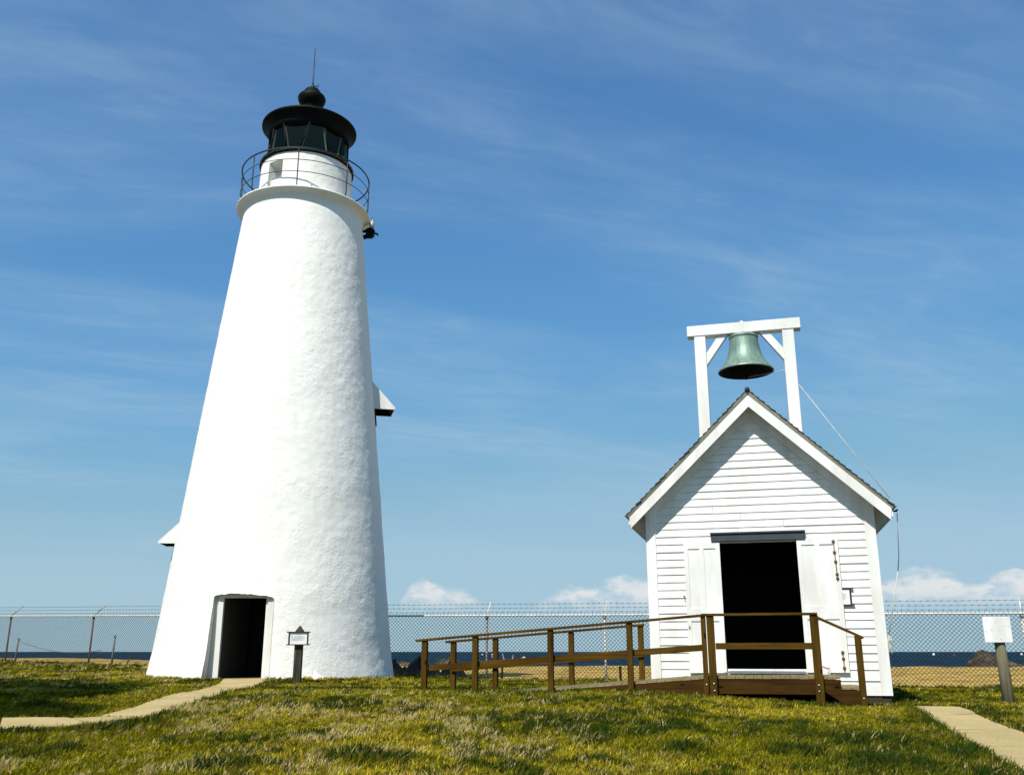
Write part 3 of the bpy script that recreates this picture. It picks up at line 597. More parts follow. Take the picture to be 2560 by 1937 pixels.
# ------------------------------------------------------------------ ramp with landing, railings and steps (local x along the house wall, y = 0 at the front rail line)
RP0 = Vector((4.70, 14.9, 0)); RM = empty('access_ramp', tuple(RP0), -YAW); tag(RM, 'brown timber access ramp with post and rail railings leading up to the bell house door', 'ramp')
DZ = .384; SL = .080
def dk(x): return DZ if x >= -1.62 else max(.06, DZ + (x + 1.62) * SL)
def rl(x): return 1.335 if x >= -1.62 else 1.335 + (x + 1.62) * .0775
def wg(x, y): p = RP0 + U * x + N * y; return float(ground(p.x, p.y))
dkm = MB(); x = -5.25
while x < .30:
    e = min(x + .138, .32); zj = random.uniform(-.003, .003)
    for (xx) in (0,):
        dkm.hexa([(x + .003, .055, dk(x) - .038 + zj), (e - .003, .055, dk(e) - .038 + zj), (e - .003, 1.34, dk(e) - .038 + zj), (x + .003, 1.34, dk(x) - .038 + zj), (x + .003, .055, dk(x) + zj), (e - .003, .055, dk(e) + zj), (e - .003, 1.34, dk(e) + zj), (x + .003, 1.34, dk(x) + zj)])
    x = e
dkm.build('deck_boards', M['deck'], RM)
f = MB(); f.box((-1.56, .06, .115), (-.04, .10, DZ - .040), .003); f.build('landing_skirt', M['fascia'], RM)
for y in (.06, 1.27):
    f = MB(); f.hexa([(-5.2, y, -.05), (-1.68, y, .06), (-1.68, y + .04, .06), (-5.2, y + .04, -.05), (-5.2, y, dk(-5.2) - .036), (-1.68, y, DZ - .046), (-1.68, y + .04, DZ - .046), (-5.2, y + .04, dk(-5.2) - .036)]); f.build('ramp_skirt', M['fascia'], RM)
f = MB(); f.box((-1.6, 1.27, .05), (.30, 1.31, DZ - .042)); f.build('landing_skirt', M['fascia'], RM)
def post(x, y, top, w=.092, nb=((.20,), ), name='post', mat='post', side=0):
    g0 = wg(x, y) - .25; p = MB(); p.box((x - w / 2, y - .046, g0), (x + w / 2, y + .046, top), .005); o = p.build(name, M[mat], RM); return o
def bolts(o, pts):
    for (x, y, z) in pts:
        b = MB(); b.tube([(x, y, z), (x, y - .009, z)], .014, 8); b.build('bolt', M['bolt'], o)
TH = .038
front = [-6.405, -5.50, -4.20, -2.885]
for x in front: post(x, 0, rl(x) - TH)
oe = post(-1.695, 0, rl(-1.70) - TH, .075); bolts(oe, [(-1.69, -.046, .255)])
oe = post(-1.585, 0, 1.335 - TH, .115); bolts(oe, [(-1.575, -.046, .27), (-1.57, -.046, .165)])
of = post(0.0, 0, 1.335 - TH, .125); bolts(of, [(-.01, -.046, .26), (-.01, -.046, .17)])
og = post(.62, 0, .985, .095); bolts(og, [(.62, -.046, .075)])
for x in (-6.30, -5.50, -4.10, -2.86): post(x, 1.25, rl(x) - TH - .02)
def capr(x0, x1, y, z0, z1, w=.135, name='top_rail'):
    p = MB(); a, b_ = (x0, y, z0 - TH / 2), (x1, y, z1 - TH / 2); p.beam(a, b_, w, TH, bev=.004); p.build(name, M['rail'], RM)
capr(-6.56, -3.95, 0, rl(-6.56), rl(-3.95)); capr(-3.945, -1.64, 0, rl(-3.945), rl(-1.64)); capr(-1.72, .055, 0, 1.337, 1.337)
capr(.03, .70, 0, 1.29, .972, .10); capr(-6.44, -2.80, 1.25, rl(-6.44) - .02, rl(-2.80) - .02)
def midr(x0, x1, y, z0, z1, h=.098):
    p = MB(); p.beam((x0, y, z0), (x1, y, z1), .038, h, bev=.003); p.build('mid_rail', M['rail'], RM)
md = lambda x: rl(x) - .515 + (0.03 if x < -1.62 else 0) * min(1, (-x - 1.62) / 4.8)
midr(-6.36, -4.205, .067, md(-6.36), md(-4.205)); midr(-4.2, -1.70, .067, md(-4.2), md(-1.70)); midr(-1.52, -.06, .0, .835, .835)
midr(-6.32, -2.82, 1.18, md(-6.32) - .035, md(-2.82) - .02)
# steps at the right end
pf = [(.32, DZ - .045), (.32, .19), (.62, .19), (.62, -.12), (.50, -.12), (.08, .16), (.03, DZ - .045)]
for y in (.06, 1.25): st = MB(); st.add([(x, y, z) for x, z in pf] + [(x, y + .04, z) for x, z in pf], [tuple(range(7)), tuple(range(13, 6, -1))] + [(i, 7 + i, 7 + (i + 1) % 7, (i + 1) % 7) for i in range(7)]); st.build('stringer', M['fascia'], RM)
st = MB(); st.box((.325, .05, .195), (.47, 1.34, .232), .003); st.box((.476, .05, .195), (.645, 1.34, .232), .003); st.build('tread', M['deck'], RM)

# plastic bag on the landing by the right door leaf
bp = Lc(1.0 + .0, -.20, DZ + .004); p = Lc(.905, -.16, DZ + .004)
BG = empty('plastic_bag', tuple(p), -YAW); tag(BG, 'small clear zip bag with red closing strip lying on the landing by the door', 'bag')
b = MB(); nx, nz = 12, 10; vs = []
for side in (-1, 1):
    for j in range(nz):
        for i in range(nx):
            u = i / (nx - 1) - .5; v = j / (nz - 1); th = (.035 * (1 - v) * (1 - (2 * u) ** 2) + .004) * side
            vs.append((u * .19 + .01 * sin(9 * v), th + .02 * v + .006 * sin(17 * u + 9 * v), v * .185 * (1 - .25 * (u + .2) * v)))
fs = []
for q in (0, 1):
    o_ = q * nx * nz
    for j in range(nz - 1):
        for i in range(nx - 1): fs.append((o_ + j * nx + i, o_ + j * nx + i + 1, o_ + (j + 1) * nx + i + 1, o_ + (j + 1) * nx + i))
b.add(vs, fs, True); b.build('film', M['bag'], BG)
b = MB(); b.tube([(-.10, -.012, .165), (-.03, -.014, .135), (.05, -.014, .105), (.105, -.012, .095)], .0075, 6); b.build('zip_strip', M['redstripe'], BG)
b = MB()
for k in range(14):
    c = (random.uniform(-.075, .075), random.uniform(-.012, .012), random.uniform(.012, .04)); b.lathe([(0, -.014), (.012, -.008), (.014, 0), (.009, .010), (0, .014)], 6, c)
b.build('contents', M['pebble'], BG)

# ------------------------------------------------------------------ signs
def panel_sign(root, w, h, y, zc, over=.035, lines=9, print_=True, x0=0, th=1.0):
    for z0, z1 in ((zc + h / 2, zc + h / 2 + .022), (zc - h / 2 - .022, zc - h / 2)):
        f = MB(); f.box((x0 - w / 2 - over, y - .035 * th, z0), (x0 + w / 2 + over, y + .03 * th, z1), .002); f.build('cross_bar', M['darkframe'], root)
    for sx in (-1, 1):
        f = MB(); f.box((x0 + sx * (w / 2 - .014) - .014, y - .022 * th, zc - h / 2), (x0 + sx * (w / 2 - .014) + .014, y + .02 * th, zc + h / 2)); f.build('side_bar', M['darkframe'], root)
    f = MB(); f.box((x0 - w / 2 + .028, y - .008, zc - h / 2), (x0 + w / 2 - .028, y + .012, zc + h / 2)); pn = f.build('panel', M['paper'], root)
    f = MB(); ww = w - .13
    f.box((x0 - .045, y - .0105, zc + h * .30), (x0 + .045, y - .0085, zc + h * .34))
    for k in range(lines):
        z = zc + h * .20 - k * h * .052; e = random.uniform(.8, 1) if k < lines - 1 else .5
        f.box((x0 - ww / 2 + (.05 if k < 3 else 0), y - .0105, z), (x0 - ww / 2 + ww * e, y - .0085, z + .0045))
    f.build('lettering', M['ink'], pn)
    if print_:
        f = MB(); f.box((x0 - w / 2 + .045, y - .0115, zc + h * .12), (x0 - w / 2 + .095, y - .0085, zc + h * .40)); f.build('drawing', M['inkblue'], pn)
S1 = empty('information_sign', (-4.53, 20.5, float(ground(-4.53, 20.5))), radians(2)); tag(S1, 'framed information sign on a grey post with pointed top beside the lighthouse door', 'sign')
p = MB(); p.box((-.082, -.075, -.3), (.082, .075, 1.08), .008); p.add([(-.082, -.075, 1.08), (.082, -.075, 1.08), (.082, .075, 1.08), (-.082, .075, 1.08), (0, 0, 1.20)], [(0, 1, 4), (1, 2, 4), (2, 3, 4), (3, 0, 4)]); p.build('post', M['grey_post'], S1)
panel_sign(S1, .42, .235, -.11, .925)
S2 = empty('wall_sign', tuple(Lc(1.275, -.040, 1.64)), -YAW); tag(S2, 'small dark framed notice on the clapboard wall half hidden by the right door leaf', 'sign')
panel_sign(S2, .37, .245, .0, 0, .04, 9, False, th=.5)
S3 = empty('blank_sign', (8.14, 16.05, float(ground(8.14, 16.05))), radians(-3)); tag(S3, 'blank white board on a thick weathered post at the right edge of the lawn', 'sign')
p = MB(); p.tube([(.005, 0, -.3), (0, .01, .5), (-.012, .02, 1.28)], [.098, .090, .078], 14); p.build('post', M['pale_post'], S3)
p = MB(); p.box((-.285, -.098, .985), (.165, -.068, 1.40), .004); bd = p.build('board', M['board'], S3)
for (x, z) in ((-.23, 1.35), (-.07, 1.31), (-.25, 1.16), (-.16, 1.19), (-.03, 1.18), (.07, 1.25), (.12, 1.24), (-.1, 1.05), (-.03, 1.04), (.11, 1.36)):
    p = MB(); p.tube([(x, -.098, z), (x, -.102, z)], .006, 8); p.build('screw', M['screw'], bd)

# ------------------------------------------------------------------ chain-link fences
def fence(label, A, B, zA, zB, posts, mats, arm_out, ext=.0):
    """A, B end points of the line; z at ends = ground; height 1.66"""
    A = Vector((A[0], A[1], 0)); B = Vector((B[0], B[1], 0)); d = (B - A); L = d.length; d.normalize(); nrm = Vector((-d.y, d.x, 0))
    if nrm.y < 0: nrm = -nrm
    H = 1.66; FR = empty('chain_link_fence', (A.x, A.y, zA), 0); tag(FR, label, 'fence')
    gz = lambda t: (zB - zA) * t / L
    P = lambda t, h, n=0.0: tuple(d * t + nrm * n + Vector((0, 0, gz(t) + h)))
    w = MB(); S = .101; hh = .050
    slope = 2 * hh / S * 1.0; span = (H + .03) / slope
    def seg(t0, h0, t1, h1, n):
        a, b = Vector(P(t0, h0, n)), Vector(P(t1, h1, n)); r_ = .0052
        w.tube([a, b], r_, 3, False, False)
    k = -span
    while k < L:
        t0, t1, h0, h1 = k, k + span, -.03, H
        if t0 < 0: h0 = h0 + (0 - t0) * slope; t0 = 0
        if t1 > L: h1 = h1 - (t1 - L) * slope; t1 = L
        if t1 > t0: seg(t0, h0, t1, h1, .004)
        t0, t1, h0, h1 = k, k + span, H, -.03
        if t0 < 0: h0 = h0 - (0 - t0) * slope; t0 = 0
        if t1 > L: h1 = h1 + (t1 - L) * slope; t1 = L
        if t1 > t0: seg(t0, h0, t1, h1, -.004)
        k += S
    k = 0.0
    while k < L:
        w.tube([P(k, H - .02, -.03), P(k + random.uniform(-.006, .006), H + .07, -.03)], .0042, 3, False, False); k += S
    w.build('chain_mesh', M['wire'], FR)
    r = MB(); r.tube([P(t, H) for t in np.linspace(0, L, 12)], .024, 8); r.build('top_rail', M['pale_pipe'], FR)
    for i in range(3):
        b = MB(); q = (.10 + .115 * i); aw = arm_out
        off = lambda t: d * 0 + Vector((aw[0], aw[1], 0)) * q
        ts = np.linspace(0, L, max(4, int(L / .8))); b.tube([Vector(P(t, H + q * .95 - .012 * sin(pi * ((t % 3.2) / 3.2)))) + off(t) for t in ts], .0034, 3, False, False)
        t = random.uniform(0, .1)
        while t < L:
            c = Vector(P(t, H + q * .95 - .006)) + off(t); b.tube([c + Vector((-.02, 0, .018)), c + Vector((.02, 0, -.018))], .0035, 3, False, False); b.tube([c + Vector((-.02, .01, -.02)), c + Vector((.02, -.01, .02))], .0035, 3, False, False); t += .155
        b.build('barbed_wire', M['barb'], FR)
    for t, mk in zip(posts, mats):
        p = MB(); p.tube([P(t, -.3, .035), P(t, H - .06, .035)], .031, 8); p.tube([P(t, H - .10, .035), P(t, H + .03, .035)], .042, 8); po = p.build('post', M[mk], FR)
        p = MB(); a = Vector(P(t, H + .02, .03)); p.tube([a, a + Vector((aw[0], aw[1], .95)) * .36], [.020, .017], 6); p.build('arm', M['pale_pipe' if mk != 'rustpost' else 'halfrust'], po)
# right of the tower: ends meet behind it
dxx = 1 / sqrt(1 + .29 ** 2)
fA = (-6.9, 27.76); fB = (20, 19.96)
tpos = lambda x: (x + 6.9) / dxx
fence('tall chain-link fence with barbed wire running behind the ramp and bell house', fA, fB, .075, -.10, [tpos(-3.85), tpos(-.69), tpos(2.42), tpos(5.5), tpos(8.6), tpos(11.9), tpos(15)], ['halfrust', 'halfrust', 'pale_pipe', 'pale_pipe', 'pale_pipe', 'pale_pipe', 'pale_pipe'], (.27, .5))
lA = (-30, 41.15); lB = (-7.02, 27.80); l2 = sqrt(1 + .581 ** 2); lt = lambda x: (x + 30) * l2
fence('tall chain-link fence with rusty leaning-armed posts left of the lighthouse', lA, lB, .55, .10, [lt(-26.2), lt(-22), lt(-17.9), lt(-13.95), lt(-10.1)], ['rustpost'] * 5, (.85, .45))

# small stakes by the fence
def stake(label, x, y, h, r, lean, mat, name='stake'):
    z = float(ground(x, y, False)); o = empty(name, (x, y, z)); tag(o, label, 'stake', 'thin stakes along the fence line')
    p = MB(); p.tube([(0, 0, -.2), (lean * .5, 0, h * .5), (lean, 0, h)], r, 7); b = p.build('rod', mat, o)
    p = MB(); p.tube([(lean * .92, 0, h * .92), (lean * .95, 0, h * .95)], r * 1.5, 7); p.build('collar', mat, b); return o
stake('thin grey stake at the far left with a sagging wire tied to it', -17.05, 33.2, .84, .030, .03, M['stakegrey'])
stake('thin grey stake between the lighthouse and the nearer rusty fence post', -12.63, 30.55, .98, .032, .02, M['stakegrey'])
stake('short bent brown stub low in the grass next to the lighthouse', -12.35, 30.95, .30, .022, .16, M['rustpost'])
stake('dark stake standing in the sand behind the second pair of ramp posts', -.27, 26.6, .46, .03, .0, M['darkframe'])
stake('dark stake standing in the sand to the left of the bell house corner', 2.90, 26.0, .40, .035, .0, M['darkframe'])
r = MB(); a, b_ = Vector((-17.0, 33.2, 1.12)), Vector((-13.3, 31.3, .80))
r.tube([a.lerp(b_, t) + Vector((0, 0, -.38 * 4 * t * (1 - t) * .55)) for t in np.linspace(0, 1, 16)], .012, 5); o = r.build('slack_wire', M['stakegrey']); tag(o, 'slack pale wire drooping from the far left stake along the fence', 'wire')
# small white wedge at the tower foot
m = MB(); m.add([(-.14, 0, -.05), (.16, 0, -.05), (.12, .35, -.05), (-.14, .35, -.05), (-.12, .05, .16), (-.10, .33, .18)], [(0, 1, 4), (1, 2, 5, 4), (2, 3, 5), (3, 0, 4, 5), (3, 2, 1, 0)])
o = m.build('concrete_block', M['stucco'], None, (-4.28, 21.62, float(ground(-4.28, 21.6)) + .03), radians(15)); tag(o, 'small whitewashed wedge block at the lighthouse foot right of the sign', 'block')

# ------------------------------------------------------------------ shore rocks, floats, driftwood
def rock(label, x, y, sx, sy, h, seed, z=-.1, apex=0.0, cat='rock'):
    m = MB(); n = 26; k = 16; vs = []
    for j in range(k + 1):
        v = j / k
        for i in range(n):
            a = 2 * pi * i / n; rr = (1 - v) ** .75 if v < 1 else 0
            q = float(fbm(np.array(cos(a) * 1.7 + seed), np.array(sin(a) * 1.7 + v * 2), np.array(v * 2.0 + seed), 3)); rr *= .50 + .95 * q
            vs.append((sx * rr * cos(a) + apex * sx * v, sy * rr * sin(a), h * (v ** .85) * (.72 + .5 * q) - .3))
    m.add(vs, [(j * n + i, j * n + (i + 1) % n, (j + 1) * n + (i + 1) % n, (j + 1) * n + i) for j in range(k) for i in range(n)])
    o = m.build('shore_boulder', M['rock'], None, (x, y, z)); tag(o, label, cat, 'boulders along the shoreline'); return o
rock('large pointed dark boulder on the beach edge behind the blank white sign', 26.75, 54.0, 1.55, 1.3, 1.10, 1.3, .0, -.30)
rock('low dark boulder at the far right edge of the beach', 29.3, 54.2, 1.2, 1.0, .66, 4.1, .0, .1)
rock('dark rounded boulder seen just right of the first ramp post', -3.65, 53.5, 1.15, .9, .72, 7.7, .02, .1)
rock('flat dark boulder seen between the first two ramp posts', -1.75, 53.7, 1.05, .8, .58, 9.2, .02, -.1)
rock('low dark boulder nearest the lighthouse on the shoreline', -6.2, 53.5, 1.3, .9, .50, 12.5, .02)
rock('tiny dark boulder beside the flat one near the waterline', -.35, 53.9, .5, .5, .45, 15.5, .02)
for k_, (x, y, s_, h_, lab) in enumerate([(-3.75, 31.0, .62, .50, 'dark shaded boulder on the sand directly beside the lighthouse edge'), (-3.05, 31.6, .60, .60, 'dark shaded boulder in the lighthouse shadow, second from the tower'), (-2.45, 30.6, .50, .40, 'small dark shaded boulder in the lighthouse shadow in front of the row'), (-1.95, 31.8, .66, .52, 'dark shaded boulder in the lighthouse shadow behind the first ramp post'), (-3.3, 29.8, .55, .34, 'flat dark shaded boulder in the lighthouse shadow nearest the fence')]): rock(lab, x, y, s_, s_ * .8, h_ + .3, 20.5 + 3.3 * k_, -.02, .05)
def buoy(label, px, py, mat, s=1.0):
    D = 1.90 / ((py - 1628.5) / 2510.0); x = (px - 1280) / FPX * (D * cos(PITCH)); o = empty('buoy', (x, D, -1.15)); tag(o, label, 'buoy', 'crab floats on the sea')
    k = D / 720 * s; m = MB(); m.lathe([(0, -.2), (.55, -.1), (.72, .2), (.5, .7), (.2, 1.0), (0, 1.02)], 12); b = m.build('float', mat, o); m = MB(); m.tube([(0, 0, .9), (0, 0, 1.7)], .07, 5); m.build('stick', M['darkframe'], b); o.scale = (k, k, k)
buoy('white float on the sea nearest the right corner of the bell house', 2333, 1637, M['float'], 1.5)
buoy('reddish float on the sea between the white float and the pointed boulder', 2385, 1638, M['redfloat'], 1.1)
buoy('white float on the sea at the far right edge', 2553, 1637, M['float'], 1.3)
buoy('white float on the sea seen left of the rusty fence post', 1206, 1637, M['float'], .9)
buoy('white float on the sea seen right of the rusty fence post', 1231, 1637, M['float'], .9)
m = MB(); m.tube([(-1.0, 0, .02), (-.3, .05, .12), (.5, 0, .16), (.85, .05, .34)], [.06, .10, .13, .17], 7); m.tube([(-.2, 0, .1), (-.35, 0, .62)], [.04, .01], 5); m.tube([(.1, 0, .1), (.22, 0, .55)], [.04, .012], 5); m.tube([(-.7, 0, .05), (-.9, 0, .5)], [.03, .01], 5)
o = m.build('driftwood', M['driftwood'], None, (-.15, 50.0, .05)); tag(o, 'bleached driftwood log with upright twigs on the beach behind the ramp', 'driftwood')

# ------------------------------------------------------------------ tree left of the frame whose shade falls on the lawn
TR = empty('spreading_tree', (-12.6, 11.2, float(ground(-12.6, 11.2)))); tag(TR, 'broad dense dark tree at the left shading the lawn corner', 'tree')
k = MB(); k.tube([(0, 0, -.3), (.1, .1, 1.2), (.15, .3, 2.6), (.3, .8, 4.5)], [.34, .27, .22, .12], 10)
lobes = [((1.10, 2.7, 6.6), (2.7, 1.6, .5)), ((2.83, -1.45, 4.5), (3.15, 1.35, .45)), ((2.1, 1.0, 5.5), (2.6, 1.9, .6)), ((-1.4, 4.9, 7.0), (2.9, 2.2, .6)), ((-1.0, -1.0, 5.0), (2.5, 2.0, .9)), ((2.0, -.2, 5.0), (2.4, 1.5, .5))]
for c, r_ in lobes: k.tube([(.15, .3, 2.4), (c[0] * .5, c[1] * .5 + .2, c[2] * .8), c], [.16, .10, .04], 7)
k.build('trunk', M['bark'], TR)
lv = []; lf = []
for c, rr in lobes:
    for _ in range(7000):
        v = rng.normal(size=3); v /= np.linalg.norm(v); q = rng.uniform(.15, 1.0) ** .33; p = np.array(c) + v * np.array(rr) * q * (1 + .10 * sin(5 * v[0] + 3 * v[1]))
        a = rng.normal(size=3); a /= np.linalg.norm(a); b_ = np.cross(a, rng.normal(size=3)); b_ /= np.linalg.norm(b_); s_ = rng.uniform(.09, .17); n0 = len(lv)
        lv += [tuple(p - a * s_), tuple(p + b_ * s_ * .6), tuple(p + a * s_), tuple(p - b_ * s_ * .6)]; lf.append((n0, n0 + 1, n0 + 2, n0 + 3))
k = MB(); k.add(lv, lf); k.build('crown', M['leaf'], TR)

# ------------------------------------------------------------------ grass
def grass():
    Xs, Ys, Ws = [], [], []
    #      y0, y1, density
    for y0, y1, den in ((5.4, 6.6, 4000), (6.6, 9, 7500), (9, 11.5, 6000), (11.5, 14.5, 4000), (14.5, 18, 2400), (18, 22, 1300), (22, 28, 800), (28, 42, 420)):
        xl = -(.60 * y1 + 4.2); xr = .60 * y1 + 4.2; n = int((y1 - y0) * (xr - xl) * den)
        n //= 7; x = rng.uniform(xl, xr, n); y = rng.uniform(y0, y1, n); k = (np.abs(x) < .60 * y + 4.2) & (y < fence_y(x) + .30 + .5 * vnoise(x * 1.3, y * 1.3))
        Xs.append(x[k]); Ys.append(y[k])
    tx_ = np.concatenate(Xs); ty_ = np.concatenate(Ys); NB = 6; nt_ = len(tx_); tid = np.repeat(np.arange(nt_), NB)
    sp_ = .010 + .012 * sstep(8, 20, ty_) + .008 * rng.random(nt_)
    x = tx_[tid] + rng.normal(0, 1, nt_ * NB) * sp_[tid]; y = ty_[tid] + rng.normal(0, 1, nt_ * NB) * sp_[tid]
    t_r = rng.random((nt_, 4)); t_lean = rng.normal(0, .22, (nt_, 2)); t_mul = np.exp(rng.normal(-.03, .32, nt_))
    # keep the paths, buildings and deck clear (with ragged edges)
    jx = x + rng.normal(0, .030, len(x)); jy = y + rng.normal(0, .045, len(x)); k = np.ones(len(x), bool)
    for A, B in ((PL_L, PL_R), (P2_L, P2_R), (PR_L, PR_R)): k &= ~poly_d(jx, jy, A, B)
    k &= np.hypot(x - LX, y - LY) > 2.98
    rx = (x - W0_.x) * U.x + (y - W0_.y) * U.y; ry = (x - W0_.x) * N.x + (y - W0_.y) * N.y
    k &= ~((np.abs(rx) < 1.93) & (ry > 0) & (ry < 4.1)); sx_ = rx + .757 - 0; 
    rmx = (x - RP0.x) * U.x + (y - RP0.y) * U.y; rmy = (x - RP0.x) * N.x + (y - RP0.y) * N.y
    k &= ~((rmx > -4.4) & (rmx < .5) & (rmy > .10) & (rmy < 1.35))
    bare = fbm(x * 1.7 + 3, y * 1.7, o=3); k &= ~((bare < .30) & (rng.random(len(x)) < .55))
    x = x[k]; y = y[k]; tid = tid[k]; n = len(x); z = ground(x, y) - .008
    # colour zones
    n1 = fbm(x * .55 + 40, y * .55 * 1.4, o=3); n2 = fbm(x * 1.9 + 9, y * 1.25 + 5, o=3); n3 = fbm(x * 4.6 + 70, y * 3.2, o=2); n4 = fbm(x * .9 - 20, y * 1.1 + 31, o=3)
    strawz = sstep(1.6, -.9, x) * sstep(6.8, 8.2, y) * sstep(15.6, 12.0, y) * .95 + .55 * sstep(15.4, 15.0, np.abs(y - 0)) * sstep(13.9, 14.6, y) * sstep(3, -1, x)
    n5 = vnoise(x * 11, y * 8); straw = sstep(.50, .62, n2 * .42 + n3 * .42 + n5 * .16) * np.clip(strawz + .10, 0, 1)
    straw = np.maximum(straw, .75 * sstep(.60, .70, n2) * sstep(-5, -7, x) * sstep(15, 17, y))
    dark = sstep(.50, .62, n4 * .55 + n3 * .45) * .94
    dark = np.maximum(dark, sstep(1.6, 3.6, x) * sstep(13.0, 10.0, y) * (.55 + .55 * sstep(.4, .6, n3)))          # lusher grass by the right path
    dark = np.maximum(dark, .75 * sstep(-3.4, -4.2, x + .0 * y) * sstep(13.5, 11.8, y) * sstep(.42, .6, n1))
    dark = np.maximum(dark, .65 * sstep(16.0, 16.8, y) * sstep(19.5, 18, y) * sstep(-4.5, -2, x) * sstep(.35, .55, n3))
    dark = np.maximum(dark, .6 * sstep(6.5, 7.2, x) * sstep(13, 14, y) * sstep(17.5, 16, y) * sstep(.4, .5, n3))
    tuft = np.zeros(n)
    for (tx, ty, tr) in ((-1.35, 8.55, .42), (-1.0, 8.45, .30), (1.55, 9.0, .28), (-3.0, 13.0, .22), (-2.4, 8.0, .3), (3.2, 8.6, .55), (2.7, 9.3, .4), (-4.1, 9.0, .3), (-4.4, 10.9, .35), (-4.2, 11.3, .3), (3.9, 10.4, .35), (.9, 10.2, .25)):
        tuft = np.maximum(tuft, np.exp(-((x - tx) ** 2 + ((y - ty) * 1.0) ** 2) / tr ** 2))
    edge = np.zeros(n)
    for A in (PL_R, PR_L): 
        for i in range(len(A) - 1):
            (ax, ay), (bx_, by_) = A[i], A[i + 1]; t_ = np.clip(((x - ax) * (bx_ - ax) + (y - ay) * (by_ - ay)) / ((bx_ - ax) ** 2 + (by_ - ay) ** 2), 0, 1)
            edge = np.maximum(edge, np.exp(-((x - ax - t_ * (bx_ - ax)) ** 2 + (y - ay - t_ * (by_ - ay)) ** 2) / .22 ** 2))
    dark = np.maximum(dark, np.maximum(tuft * 1.1, edge * .8)); dark = np.clip(dark + rng.normal(0, .16, n), 0, 1); straw = straw * (1 - .9 * tuft)
    r1 = t_r[tid, 0]; straw = straw * (1 - sstep(-4.4, -4.9, x) * sstep(17.5, 15.5, y))  # pale straw left out under the tree, deepening its shadow through blade colour
    isstraw = r1 < np.clip(straw * .66 + .032 * (1 - .8 * dark), 0, 1)
    c_y = np.stack([.40 + .15 * rng.random(n), .325 + .11 * rng.random(n), .020 + .016 * rng.random(n)], 1)     # yellow green
    c_g = np.stack([.155 + .08 * rng.random(n), .155 + .07 * rng.random(n), .003 + .004 * rng.random(n)], 1)     # olive
    c_d = np.stack([.020 + .016 * rng.random(n), .042 + .022 * rng.random(n), .006 + .004 * rng.random(n)], 1)   # dark
    c_s = np.stack([.60 + .16 * rng.random(n), .48 + .12 * rng.random(n), .16 + .09 * rng.random(n)], 1)         # straw
    c_b = np.stack([.13 + .05 * rng.random(n), .085 + .03 * rng.random(n), .022 + .01 * rng.random(n)], 1)       # brown
    f = np.clip(sstep(.34, .66, n1 * .6 + n3 * .4) + rng.normal(0, .25, n), 0, 1)[:, None]; col = (c_y * f + c_g * (1 - f)) * t_mul[tid][:, None]; col = np.where((t_r[tid, 1] < .12)[:, None], c_b, col)
    col = col * (1 - dark[:, None]) + c_d * dark[:, None]; col = np.where(isstraw[:, None], c_s * (.55 + .45 * t_r[tid, 2])[:, None], col)
    far = sstep(9, 26, y)
    h = (.022 + .032 * rng.random(n) ** 1.3) * (.7 + .7 * t_r[tid, 3]) * (1 + .40 * dark + .9 * tuft + .5 * edge) * (.80 + .4 * n2) * (1 + .15 * far); h = np.where(isstraw, h * 1.05, h)
    h = np.where(y > fence_y(x) - .9, h * (1.05 + .9 * rng.random(n) * (n3 > .52)), h)
    w = (.0034 + .0026 * rng.random(n)) * (1 + 1.2 * far) * (1 + .3 * tuft)
    az = rng.uniform(0, 2 * pi, n); lean = np.abs(rng.normal(.42, .28, n)); wd = rng.normal(.5, .9, n); lx = np.cos(wd) * lean + t_lean[tid, 0]; ly = np.sin(wd + rng.uniform(0, 6.28, n)) * lean + t_lean[tid, 1]
    bx_, by_ = np.cos(az) * w, np.sin(az) * w
    def pt(t, s, k): return np.stack([x + lx * h * t ** 1.7 + bx_ * s * k, y + ly * h * t ** 1.7 + by_ * s * k, z + h * t * (1 - .18 * lean * t)], 1)
    V = np.stack([pt(0, -1, 1), pt(0, 1, 1), pt(.55, 1, .85), pt(.55, -1, .85), pt(1, 0, 0)], 1).reshape(-1, 3)
    me = bpy.data.meshes.new('grass'); nv = len(V); i0 = np.arange(n) * 5
    loops = np.stack([i0, i0 + 1, i0 + 2, i0 + 3, i0 + 3, i0 + 2, i0 + 4], 1).reshape(-1)
    me.vertices.add(nv); me.vertices.foreach_set('co', V.astype(np.float32).ravel()); me.loops.add(len(loops)); me.loops.foreach_set('vertex_index', loops.astype(np.int32))
    st_ = np.stack([np.arange(n) * 7, np.arange(n) * 7 + 4], 1).ravel(); tot = np.tile([4, 3], n)
    me.polygons.add(2 * n); me.polygons.foreach_set('loop_start', st_.astype(np.int32)); me.polygons.foreach_set('loop_total', tot.astype(np.int32)); me.update(calc_edges=True)
    at = me.attributes.new('tint', 'FLOAT_COLOR', 'POINT'); C4 = np.ones((n, 5, 4), np.float32); C4[:, :, :3] = col[:, None, :]
    at.data.foreach_set('color', C4.ravel()); me.materials.append(M['grass'])
    o = bpy.data.objects.new('grass', me); COL.objects.link(o); tag(o, 'uneven lawn grass in olive, yellow green and straw', 'grass', kind='stuff'); print('blades', n)
grass()

